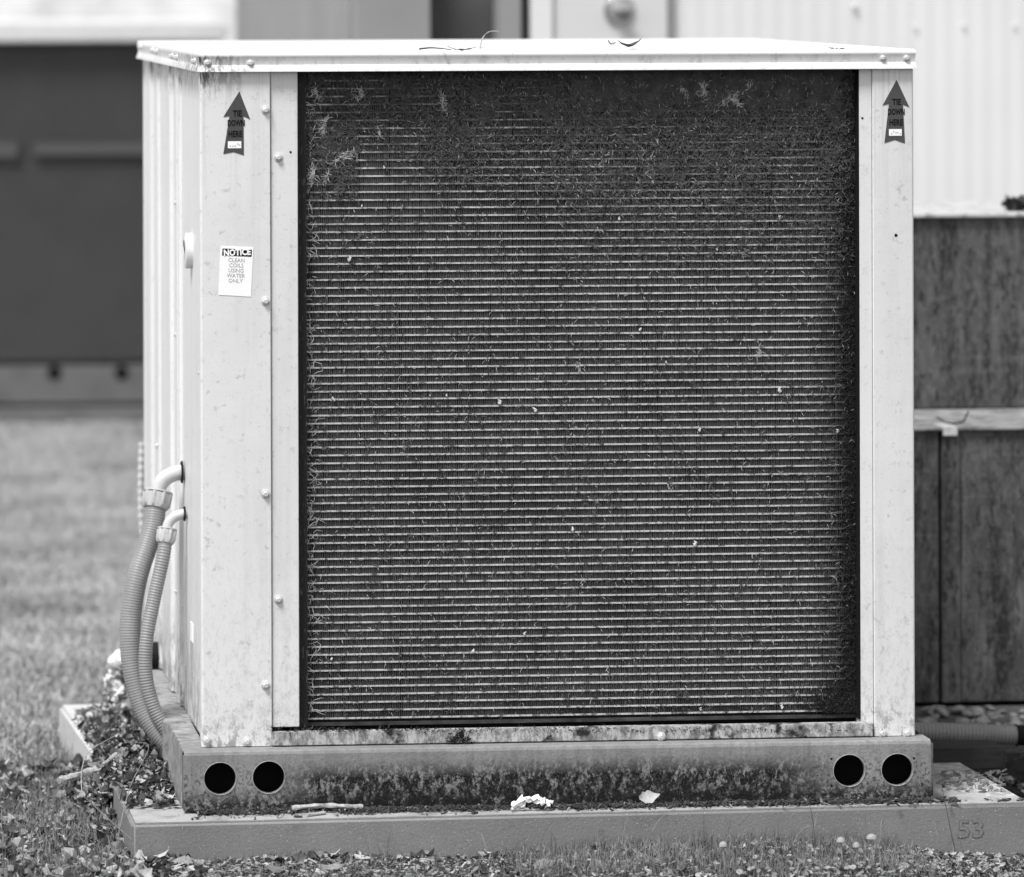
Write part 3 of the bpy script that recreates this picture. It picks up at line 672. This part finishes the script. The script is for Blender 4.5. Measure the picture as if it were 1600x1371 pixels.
# ------------------------------------------------------------------ conduits on the left side
def conduit(ye, uv_el, uv_nut, r_el, r_nut, nut_h, r_hose, hose_pts, pitch, amp, label, plate):
    w = atx(uv_el[0], uv_el[1], 0); w = Vector((0.002, ye, aty(uv_el[0], uv_el[1], ye).z))
    nt_ = aty(uv_nut[0], uv_nut[1], ye)
    root = thing('flexible_conduit', w, label, 'conduit', 'flexible conduits on the unit side')
    R = w.z-nt_.z; Rx = w.x-nt_.x
    path = [Vector((w.x-Rx*math.sin(a), ye, nt_.z+R*math.cos(a))) for a in [math.pi/2*k/14 for k in range(15)]]
    path.append(nt_-Vector((0, 0, .004)))
    m = MB(); m.sweep(path, r_el, 20); m.build('elbow', pvc, root, smooth=True)
    m = MB(); m.sweep([(-.001, ye, w.z), (-.004, ye, w.z)], [plate, plate*.9], 24); m.build('gasket', blk, root, smooth=True)
    tn = (Vector(aty(hose_pts[0][0], hose_pts[0][1], hose_pts[0][2]))-nt_).normalized()
    def rn(i, a):
        base = [r_nut*1.06, r_nut*1.08, r_nut*.95, r_nut, r_nut*.98, r_nut*.9, r_nut*.74][i]
        return base*(1+(.10 if (1 < i < 5 and math.cos(a*9) > .35) else 0))
    tq = [0, .0025, .003, .004, nut_h*.75, nut_h*.95, nut_h]
    m = MB(); m.sweep([nt_+tn*t for t in tq], rn, 60); m.build('nut', pvc if r_nut > .3 else hose_nut, root, smooth=True, angle=35)
    pts = [nt_+tn*nut_h*.9]+[Vector(aty(*h_)) for h_ in hose_pts]
    path = resample(spline(pts, 16), pitch/4)
    m = MB(); m.sweep(path, lambda i, a: r_hose+amp*(math.cos(i*math.pi/2) if True else 0), 20); m.build('hose', hose_m, root, smooth=True, angle=80)
hose_nut = material('grey_pvc_nut', .45, .45, layers=[dict(s=(90,90,90), lo=.5, hi=.7, c=.25, f=.4, d=6)], var=.05)
conduit(.42, (281, 738), (247.5, 768), .0128, .0225, .030, .0175, [(236, 835, .40), (215, 900, .38), (204, 970, .37), (207, 1040, .36), (224, 1105, .35), (247, 1143, .34), (272, 1168, .33)], .0044, .0004,
        'thicker grey flexible conduit curving from an elbow down the left side', .019)
conduit(.37, (284, 803), (261.5, 826), .0085, .0150, .026, .0112, [(254, 875, .355), (240, 940, .345), (229, 1000, .335), (228, 1055, .33), (240, 1105, .325), (258, 1138, .32), (276, 1156, .315)], .0046, .0006,
        'thinner ribbed grey conduit inside the curve of the thicker one', .0125)
# corrugated white tube at the rear corner
pts = [aty(222, 692, YB+.03), aty(220.5, 750, YB+.03), aty(221, 800, YB+.03), aty(224, 840, YB+.03)]
path = resample(spline(pts, 10), .003); m = MB(); m.sweep(path, lambda i, a: .006+.0007*math.sin(i*1.3), 10)
tag(m.build('white_spiral_tube', pvc, None, smooth=True, origin=path[-1]), 'thin white ribbed tube at the rear left corner', 'tube')
# insulated pipe
yy = .95; r = thing('insulated_pipe', aty(182, 1095, yy), 'white insulated pipe elbow with torn foam beside the rear pad', 'pipe')
path = spline([Vector((.01, yy, aty(240, 1036, yy).z)), aty(215, 1032, yy), aty(190, 1033, yy), aty(181, 1050, yy), aty(180, 1078, yy)], 8)
m = MB(); m.sweep(path, lambda i, a: .020+.0015*math.sin(i*1.7+a*2), 16); m.build('pipe_insulation', foam_m, r, smooth=True)
m = MB()
for k in range(16):
    a = random.uniform(0, 6.28); q = aty(181+random.uniform(-14, 14), 1078+random.uniform(-6, 20), yy-.015)
    bmv = [(q.x+math.cos(a+t)*random.uniform(.004, .013), q.y+random.uniform(-.008, .008), q.z+math.sin(a+t)*random.uniform(.004, .012)) for t in (0, 1.3, 2.5, 3.6, 4.9)]
    m.add(bmv+[tuple(q+Vector((0, -.008, 0)))], [(i, (i+1) % 5, 5) for i in range(5)])
m.build('torn_foam', [foam_m, leaf_b][0], r)
m = MB(); q = aty(240, 1036, yy-.1); m.sweep([(.004, yy-.02, q.z), (-.020, yy-.02, q.z)], [.026, .026], 20); m.build('pipe_sleeve', blk, r)

# ------------------------------------------------------------------ right side: conduit, timber, stones
m = MB(); yq = .62
path = resample(spline([aty(1420, 1144, yq), aty(1480, 1145, yq), aty(1540, 1147, yq), aty(1588, 1149, yq)], 10), .0016)
rt = thing('flexible_conduit', aty(1500, 1165, yq), 'grey ribbed conduit lying level behind the base at right', 'conduit')
m.sweep(path, lambda i, a: .0165+.0009*math.cos(i*math.pi/2), 20); m.build('hose', hose_m, rt, smooth=True, angle=80)
m = MB(); e = path[-1]; m.sweep([e, e+Vector((.002, 0, 0)), e+Vector((.0025, 0, 0)), e+Vector((.03, 0, -.001))], [.019, .019, .0175, .0175], 20); m.build('coupling', blk, rt, smooth=True)
m = MB(); m.sweep([e+Vector((.03, 0, -.001)), e+Vector((.3, -.01, -.01)), e+Vector((.7, .05, -.015))], .0165, 16); m.build('hose', hose_m, rt, smooth=True)
p = aty(1512, 1205, .34); m = MB(); m.box((X(1440,1190,.34), .34, p.z-.0), (X(1572,1190,.34), .43, aty(1512, 1170, .34).z))
tag(m.build('timber_block', wood_m, None, bevel=.004, origin=(p.x, .38, p.z)), 'dark weathered timber block on the pad right of the base', 'timber')
def stone(r, seed):
    bm = bmesh.new(); bmesh.ops.create_icosphere(bm, subdivisions=2, radius=1)
    for v in bm.verts:
        k = 1+.6*noise.noise(v.co*1.3+Vector((seed*3.1, 0, 0)))+.12*noise.noise(v.co*3+Vector((seed*2, 1, 0))); v.co *= k*r; v.co.z *= .65; v.co.x *= 1.15
    me = bpy.data.meshes.new('stone'); bm.to_mesh(me); bm.free(); me.materials.append(stone_m); me.polygons.foreach_set('use_smooth', [True]*len(me.polygons)); return me
sms = [stone(1, i) for i in range(6)]
def gzp(x, y): return gz(x, y)
big = aty(1466, 1114, 1.2)
o = bpy.data.objects.new('stone', sms[0]); COL.objects.link(o); o.location = big; o.scale = (.021,)*3; tag(o, 'largest rounded stone at the duct foot, nearest the unit', 'stone', 'stones at the foot of the duct')
for i in range(70):
    u = random.uniform(1500, 1660) if i < 55 else random.uniform(1430, 1520); v = random.uniform(1103, 1132); p = atz(u, v, .04)
    p.y = min(p.y, 1.28)
    o = bpy.data.objects.new('stone', random.choice(sms)); COL.objects.link(o); s_ = random.uniform(.005, .014)
    o.location = (p.x, p.y, .022+random.uniform(0, .02)); o.scale = (s_, s_, s_); o.rotation_euler = (random.uniform(-.5, .5), random.uniform(-.5, .5), random.uniform(0, 6))
    tag(o, 'small rounded stone lying among others at the duct foot', 'stone', 'stones at the foot of the duct')
bm_ = MB(); bm_.box((1.10, .75, -.02), (2.6, 1.31, .028)); o = bm_.build('soil_bank', soil); o['kind'] = 'structure'

# ------------------------------------------------------------------ vegetation and litter
def in_pad(x, y):
    # inside either pad footprint
    for poly in (PADP, PADR):
        n = len(poly); c = False; j = n-1
        for i in range(n):
            xi, yi = poly[i]; xj, yj = poly[j]
            if ((yi > y) != (yj > y)) and (x < (xj-xi)*(y-yi)/(yj-yi)+xi): c = not c
            j = i
        if c: return True
    return False
PADP = [(p.x, p.y) for p in (fl, fr, fr+dr*.55, fl+dl*.42)]; PADR = [(p.x, p.y) for p in (s2, Vector((1.08, s2.y+.06, 0)), Vector((1.05, c1.y+.05, 0)), c1)]
def blades(m, n, sampler, h0, h1, w0, w1, lean=.5):
    for i in range(n):
        r_ = sampler()
        if r_ is None: continue
        x, y, z = r_; h = random.uniform(h0, h1); w = random.uniform(w0, w1); a = random.uniform(0, 6.28); l = random.gauss(0, lean)*h; b_ = random.uniform(0, 6.28)
        wx, wy = math.cos(a)*w, math.sin(a)*w; lx, ly = math.cos(b_)*l, math.sin(b_)*l
        m.add([(x-wx, y-wy, z), (x+wx, y+wy, z), (x+lx*.35+wx*.7, y+ly*.35+wy*.7, z+h*.55), (x+lx*.35-wx*.7, y+ly*.35-wy*.7, z+h*.55), (x+lx, y+ly, z+h*(1-.3*abs(l)/max(h, 1e-4)))], [(0, 1, 2, 3), (3, 2, 4)])
def leaf_verts(L_, w, curl, jag=.15, n=5):
    vs = []; fs = []
    for k in range(n+1):
        t = k/n; ww = w*math.sin(math.pi*min(.97, max(.04, t))**.8)*(1+random.uniform(-jag, jag)); z = curl*L_*(t-.5)**2*4*.4
        for s in (-1, 0, 1): vs.append(Vector((L_*(t-.5), s*ww, z+abs(s)*ww*.5*curl+random.uniform(-.08, .08)*w)))
    for k in range(n):
        for s in range(2): a = k*3+s; fs.append((a, a+1, a+4, a+3))
    return vs, fs
def leaves(mbs, n, sampler, s0, s1, tilt=.5):
    for i in range(n):
        r_ = sampler()
        if r_ is None: continue
        L_ = random.uniform(s0, s1); vs, fs = leaf_verts(L_, L_*random.uniform(.2, .42), random.uniform(-1, 1.6), .3, 3)
        M_ = Matrix.Rotation(random.uniform(0, 6.28), 3, 'Z') @ Matrix.Rotation(random.gauss(0, tilt), 3, 'X') @ Matrix.Rotation(random.gauss(0, tilt), 3, 'Y')
        q = Vector(r_); random.choice(mbs).add([M_ @ v+q for v in vs], fs)
def chips(m, n, sampler, s0, s1):
    for i in range(n):
        r_ = sampler()
        if r_ is None: continue
        q = Vector(r_); L_ = random.uniform(s0, s1); a = Vector((random.gauss(0, 1), random.gauss(0, 1), random.gauss(0, .35))).normalized()
        b_ = a.cross(Vector((0, 0, 1))).normalized(); c_ = a.cross(b_); w = L_*random.uniform(.12, .4); t = w*random.uniform(.3, .7)
        vs = [q+a*(L_*.5*sa*random.uniform(.7, 1))+b_*(w*.5*sb*random.uniform(.6, 1))+c_*(t*.5*sc_) for sa in (-1, 1) for sb in (-1, 1) for sc_ in (-1, 1)]
        m.add(vs, [(0, 1, 3, 2), (4, 6, 7, 5), (0, 4, 5, 1), (2, 3, 7, 6), (0, 2, 6, 4), (1, 5, 7, 3)])
def on_ground(px, py, extra=0):
    if in_pad(px, py): return None
    return (px, py, gz(px, py)+random.uniform(0, extra))
def s_rect(x0, x1, y0, y1, extra=0): return lambda: on_ground(random.uniform(x0, x1), random.uniform(y0, y1), extra)
def frontline(extra, dmax=.35, x0=-.5, x1=1.75):
    def f():
        x = random.uniform(x0, x1); yf = fl.y+(x-fl.x)*(fr.y-fl.y)/(fr.x-fl.x) if x > fl.x else fl.y
        return on_ground(x, yf-random.random()**1.3*dmax, extra)
    return f
def edge_pile():
    t = random.uniform(-.02, 1); e0 = c0+(s2-c0)*t; o_ = random.random()**1.5*.10; zt_ = (ZP+.004)*(1-o_/.10)
    return (e0.x-o_+.01, e0.y, max(gz(e0.x, e0.y), zt_*min(1, .55+1.4*t)*random.uniform(.8, 1.05)))
# wood chips / gravel litter
m = [MB(), MB(), MB()]
for k, cnt in ((0, 1600), (1, 3000), (2, 2200)):
    chips(m[k], cnt*2, s_rect(-.75, -.05, -.35, .85, .018), .008, .034)
    chips(m[k], cnt*2, frontline(.012, .35, -.5, .75), .005, .020)
    chips(m[k], cnt//2, frontline(.01, .35, .7, 1.75), .005, .018)
    chips(m[k], cnt, edge_pile, .006, .022)
    chips(m[k], cnt//2, s_rect(1.05, 1.8, -.25, 1.2, .01), .008, .03)
for k, (nm, mt, lab) in enumerate((('wood_chips', leaf_a, 'pale'), ('wood_chips', leaf_b, 'dark'), ('wood_chips', leaf_c, 'mid grey'))):
    tag(m[k].build(nm, mt), '%s chips and crumbs scattered on the ground round the pad' % lab, 'wood chips', kind='stuff')
m = [MB(), MB(), MB()]
leaves(m, 4200, s_rect(-.75, -.03, -.35, .80, .022), .010, .034, .6)
leaves(m, 2600, frontline(.010, .3), .006, .017)
leaves([m[0], m[1], m[1], m[2], m[2]], 4200, edge_pile, .010, .028, .6)
leaves([m[0], m[1], m[2], m[2]], 130, frontline(.012, .06, .05, .65), .016, .034, .35)
leaves(m, 300, s_rect(1.05, 1.8, -.2, .9, .015), .015, .035)
# drift of leaves piled on the pads under the hoses
def drift():
    v = random.gauss(1180, 40); u = random.gauss(212+(v-1180)*.3, 36)
    if u > 283 or u < 118 or v < 1108 or v > 1262: return None
    p = atz(u, v, ZP+.004)
    if p.x > bx0-.006: return None
    h = max(0, .04*(1-abs(p.y-.45)/.5)) if p.y < 1 else 0
    return (p.x, p.y, (ZP if in_pad(p.x, p.y) else gz(p.x, p.y))+.004+random.random()*h)
leaves([m[0], m[1], m[1], m[2], m[2]], 4800, drift, .006, .024, .8)
for k, lab in enumerate(('pale', 'dark', 'mid grey')):
    tag(m[k].build('leaf_litter', [leaf_a, leaf_b, leaf_c][k]), '%s dead leaves littering the ground and pad corner' % lab, 'leaf litter', kind='stuff')
m = MB()
chips(m, 1500, drift, .005, .016)
# dark crumbs in front of base bottom
def foot():
    x = random.uniform(bx0+.02, bx1+.04)
    if noise.noise(Vector((x*9, 4, 0))) < random.uniform(-.5, .1): return None
    return (x, fy-abs(random.gauss(0, .013)), ZP+.002+random.random()*.004)
chips(m, 4200, foot, .003, .014)
def foot2():
    x = random.uniform(bx0-.01, bx1+.15); yf = fl.y+(x-fl.x)*(fr.y-fl.y)/(fr.x-fl.x); return (x, random.uniform(yf+.01, fy), ZP+.002)
chips(m, 160, foot2, .003, .016)
tag(m.build('soil_crumbs', leaf_b), 'dark soil crumbs and bark gathered along the base foot', 'soil crumbs', kind='stuff')
mm = MB(); chips(mm, 260, foot, .004, .013); chips(mm, 90, foot2, .003, .010)
def padright():
    p = atz(random.uniform(1470, 1570), random.uniform(1205, 1240), ZP); return (p.x, p.y, ZP+.002)
chips(mm, 130, padright, .004, .018)
tag(mm.build('pale_crumbs', leaf_c), 'grey bits of leaf and bark scattered on the pad top', 'leaf bits', kind='stuff')
# grass
m = MB()
blades(m, 3000, s_rect(-.75, -.10, -.35, .9), .012, .045, .0006, .0013, .6)
def patch():
    p = atz(random.gauss(95, 55), random.gauss(1290, 60), .01); return on_ground(p.x, p.y)
blades(m, 4500, patch, .02, .05, .0006, .0012, .4)
blades(m, 16000, frontline(0, .3), .006, .024, .0005, .0010, .7)
blades(m, 6500, frontline(0, .22, .45, 1.1), .012, .038, .0006, .0011, .4)
blades(m, 60, frontline(0, .08, .2, 1.3), .05, .085, .0005, .0008, .35)
tag(m.build('grass', grass_m), 'short rough grass growing along the pad edge', 'grass', kind='stuff')
m = MB()
def lawn():
    d = random.uniform(.7, 9.6)**1.0; y = d; cxp = X(100, 900, y); w = .55+.04*y; return on_ground(cxp+random.uniform(-w, w), y)
blades(m, 150000, lawn, .008, .026, .0012, .0026, .9)
tag(m.build('lawn', grass_far), 'blurred mown lawn between the two condenser units', 'lawn', kind='stuff')
# long weed stems
def stem(pts, r_, name, label, mat=twig_m, cat='grass stem', grp=None):
    P = spline(pts, 8); m = MB(); n_ = len(P); m.sweep(P, [r_*(1-.6*i/n_) for i in range(n_)], 6)
    return tag(m.build(name, mat, None, smooth=True, origin=P[0]), label, cat, grp)
stem([aty(172, 1371, fl.y-.02), aty(200, 1240, .02), aty(232, 1170, .15), aty(215, 1160, .2)], .0009, 'grass_stem', 'long grey grass stem arching over the leaves beneath the hoses', leaf_c)
stem([aty(225, 1330, -.1), aty(150, 1262, -.12), aty(128, 1235, -.12), aty(135, 1180, .1), aty(180, 1150, .2)], .0011, 'grass_stem', 'bent pale stem rising from leaves left of the pad corner')
stem([aty(1002, 1330, -.26), aty(1030, 1282, -.25), aty(1058, 1262, -.24)], .0009, 'grass_stem', 'thin stem crossing the pad face right of the pale debris', leaf_c)
stem([aty(1238, 1320, -.25), aty(1255, 1296, -.25), aty(1272, 1291, -.25), aty(1300, 1303, -.25)], .0008, 'grass_stem', 'arched dry stem in front of the pad below the right hole', leaf_c)
stem([aty(1492, 1330, -.26), aty(1480, 1270, -.23), aty(1470, 1222, -.2)], .0009, 'grass_stem', 'upright dark stem beside the cast number 53', leaf_b)
stem([aty(760, 1325, -.25), aty(752, 1303, -.25)], .0009, 'grass_stem', 'short straight stalk standing before the pad centre')
stem([aty(1274, 1320, -.26), aty(1268, 1270, -.25), aty(1258, 1242, -.24)], .0007, 'grass_stem', 'slender dark stem rising before the pad left of the right holes', leaf_b)
# sticks
def stick(pts, r_, label, n=8):
    P = spline([Vector(p) for p in pts], 5); m = MB(); m.sweep(P, lambda i, a: r_*(1+.18*math.sin(i*1.9)+.12*math.sin(a*3+i)), n)
    return tag(m.build('stick', twig_m, None, smooth=True, origin=P[0]), label, 'stick')
zq = ZP+.007
stick([aty(456, 1263, fy-.012), aty(500, 1259, fy-.011), aty(535, 1260, fy-.013), aty(567, 1261, fy-.012)], .0036, 'pale stick lying on the pad against the base')
stick([atz(479, 1274, ZP+.003), atz(508, 1270, ZP+.003)], .0028, 'short stub of stick on the pad front edge')
stick([aty(92, 1220, -.02), aty(120, 1212, .0), aty(150, 1203, .02)], .0055, 'thick pale broken stick in the grass left of the pad')
stick([aty(160, 1196, .15), aty(182, 1178, .2)], .003, 'small pale stick leaning in the leaves under the hoses')
# individual leaves
def one_leaf(c, L_, w, curl, rot, mat, label, name='dead_leaf', parent=None):
    vs, fs = leaf_verts(L_, w, curl, .16, 8); m = MB(); M_ = Matrix.Rotation(rot[2], 3, 'Z') @ Matrix.Rotation(rot[1], 3, 'Y') @ Matrix.Rotation(rot[0], 3, 'X')
    m.add([M_ @ v+Vector(c) for v in vs], fs); return tag(m.build(name, mat, None, smooth=True, origin=c), label, 'leaf')
def cz(x): return ZCT+.004
p = atz(985, 73, ZCT+.004); one_leaf(p, .040, .010, .7, (.1, -.12, .2), leaf_b, 'dark curled leaf on top of the unit near the right')
p = atz(955, 70, ZCT+.006); one_leaf(p, .018, .006, .8, (.3, .1, .6), leaf_c, 'small grey leaf on the unit top beside the curled one')
p = atz(722, 79, ZCT+.002); one_leaf(p, .045, .012, .3, (.0, 0, .0), leaf_b, 'flat dark leaf near the front edge of the unit top')
p = atz(1310, 77, ZCT+.002); one_leaf(p, .03, .012, .2, (.0, 0, .0), leaf_b, 'small dark leaf on the unit top at the right end')
stem([atz(750, 76, ZCT+.001), aty(754, 60, .25), aty(764, 50, .25), aty(779, 49, .25)], .0011, 'curled_stem', 'thin curled stem standing up from the unit top', twig_m, 'stem')
stem([atz(655, 77, ZCT+.002), atz(675, 75, ZCT+.004), atz(705, 78, ZCT+.002)], .0014, 'curled_stem', 'small dark twig lying left of the curled stem', leaf_b, 'twig')
p = aty(829, 1241, fy-.02); m = MB()   # crumpled pale debris
N1, N2 = 14, 8; vs = []
for i in range(N1+1):
    for j in range(N2+1):
        t = i/N1; a = math.pi*(j/N2)*.62+.2; x = (t-.5)*.064; hgt = .020*math.sin(math.pi*min(1, .12+t*.85))**.6
        q = Vector((x, .012-.022*math.sin(a)*1.0+.01*j/N2*0, hgt*(1-.9*(1-j/N2)**1.5)))
        k = .0075*noise.noise(Vector((i*.8, j*.8, 2))); vs.append(Vector((p.x+q.x+k, p.y+q.y+k*1.5-.01*(1-j/N2), ZP+.0005+q.z*1.05+k+.004*t)))
fs = [(i*(N2+1)+j, (i+1)*(N2+1)+j, (i+1)*(N2+1)+j+1, i*(N2+1)+j+1) for i in range(N1) for j in range(N2) if not (j < 3 and 4 < i < 12)]
m.add(vs, fs); tag(m.build('crumpled_leaf', sticker_white, None, smooth=True, origin=p, angle=50), 'crumpled white leaf-like scrap against the middle of the base', 'scrap')
bpy.data.objects['crumpled_leaf'].data.materials[0] = material('bleached_scrap', .85, .7, layers=[dict(s=(120,120,120), lo=.55, hi=.65, c=.3, f=.6)])
p = atz(998, 1242, ZP+.004); one_leaf((p.x, fy-.006, ZP+.014), .034, .010, .6, (1.1, -.15, .1), leaf_a, 'pale flat leaf leaning on the base right of the white scrap')
for (u, v, y, s_, lab) in ((520, 1338, -.21, .036, 'curled pale leaf against the pad face at left of centre'), (430, 1338, -.22, .03, 'folded mid grey leaf at the pad foot below the left holes'),
                        (850, 1332, -.22, .038, 'broad curled leaf at the pad foot under the white scrap'), (205, 1345, -.17, .03, 'grey leaf at the foot of the pad left corner'), (1235, 1320, -.22, .026, 'dark folded leaf at the pad foot below the right rail')):
    pq = aty(u, v, y-.02)
    one_leaf((pq.x, pq.y, gz(pq.x, pq.y)+.014), s_, s_*.3, .2, (random.uniform(.3, .7), random.uniform(-.25, .25), random.uniform(-.4, .4)), leaf_b if 'dark' in lab else leaf_c, lab)
# mushrooms
mush = material('mushroom_skin', .30, .5, var=.2, vscale=200)
for i, (u, v, r_, lab) in enumerate(((1362, 1308, .0085, 'tallest pale mushroom standing before the pad at right'), (1314, 1313, .007, 'small pale mushroom left of the tallest one'), (1338, 1321, .006, 'low pale mushroom between two others at the pad foot'), (1130, 1320, .0065, 'lone small mushroom in the grass before the pad'))):
    c = aty(u, v, -.24); r = thing('mushroom', (c.x, c.y, gz(c.x, c.y)), lab, 'mushroom', 'mushrooms at the pad foot')
    m = MB(); m.sweep([(c.x+.003, c.y, gz(c.x, c.y)), (c.x+.001, c.y, c.z-.02), (c.x, c.y, c.z)], .0016, 8); m.build('stalk', mush, r, smooth=True)
    m = MB(); m.sweep([(c.x, c.y, c.z-.002), (c.x, c.y, c.z-.0025), (c.x, c.y, c.z+.001), (c.x, c.y, c.z+.0035), (c.x, c.y, c.z+.005)], [r_*.3, r_, r_*.92, r_*.6, r_*.15], 14); m.build('mushroom_cap', mush, r, smooth=True)
# clover-like weeds at bottom right
def rosette(m, c, n=5, s0=.006, s1=.011):
    for k in range(n):
        a = random.uniform(0, 6.28); hh = random.uniform(.003, .015); q = Vector(c)+Vector((math.cos(a)*random.uniform(.002, .014), math.sin(a)*random.uniform(.002, .014), hh)); s_ = random.uniform(s0, s1)/2
        tl_ = Matrix.Rotation(random.gauss(0, .5), 3, 'X') @ Matrix.Rotation(random.gauss(0, .5), 3, 'Y')
        vs = [q]+[q+tl_ @ Vector((math.cos(t)*s_, math.sin(t)*s_, .25*s_)) for t in [i*math.pi/3.5 for i in range(7)]]
        m.add(vs, [(0, i+1, (i+1) % 7+1) for i in range(7)])
        b_ = Vector(c); m.add([b_, b_+Vector((.0008, 0, 0)), q], [(0, 1, 2)])
m = MB()
for i in range(620):
    s_ = frontline(0, .24, .8, 1.7)()
    if s_: rosette(m, s_)
for i in range(60):
    s_ = frontline(0, .24, -.3, .8)()
    if s_: rosette(m, s_)
tag(m.build('weeds', material('weed_leaf', .26, .5, var=.6, vscale=50)), 'small round leaved weeds in front of the pad', 'weeds', kind='stuff')
# leaves on the upper duct
m = MB()
for i in range(26):
    c = aty(random.uniform(1575, 1605), 324, YD2+.1); vs, fs = leaf_verts(random.uniform(.015, .03), .006, random.uniform(-1, 1.5), .3, 3)
    M_ = Matrix.Rotation(random.uniform(0, 6), 3, 'Z') @ Matrix.Rotation(random.gauss(0, .6), 3, 'X'); m.add([M_ @ v+Vector((c.x, c.y+random.uniform(-.05, .05), zt2+.004+random.random()*.012)) for v in vs], fs)
tag(m.build('leaf_heap', leaf_b), 'small heap of dead leaves on the upper duct top', 'leaf heap', kind='stuff')
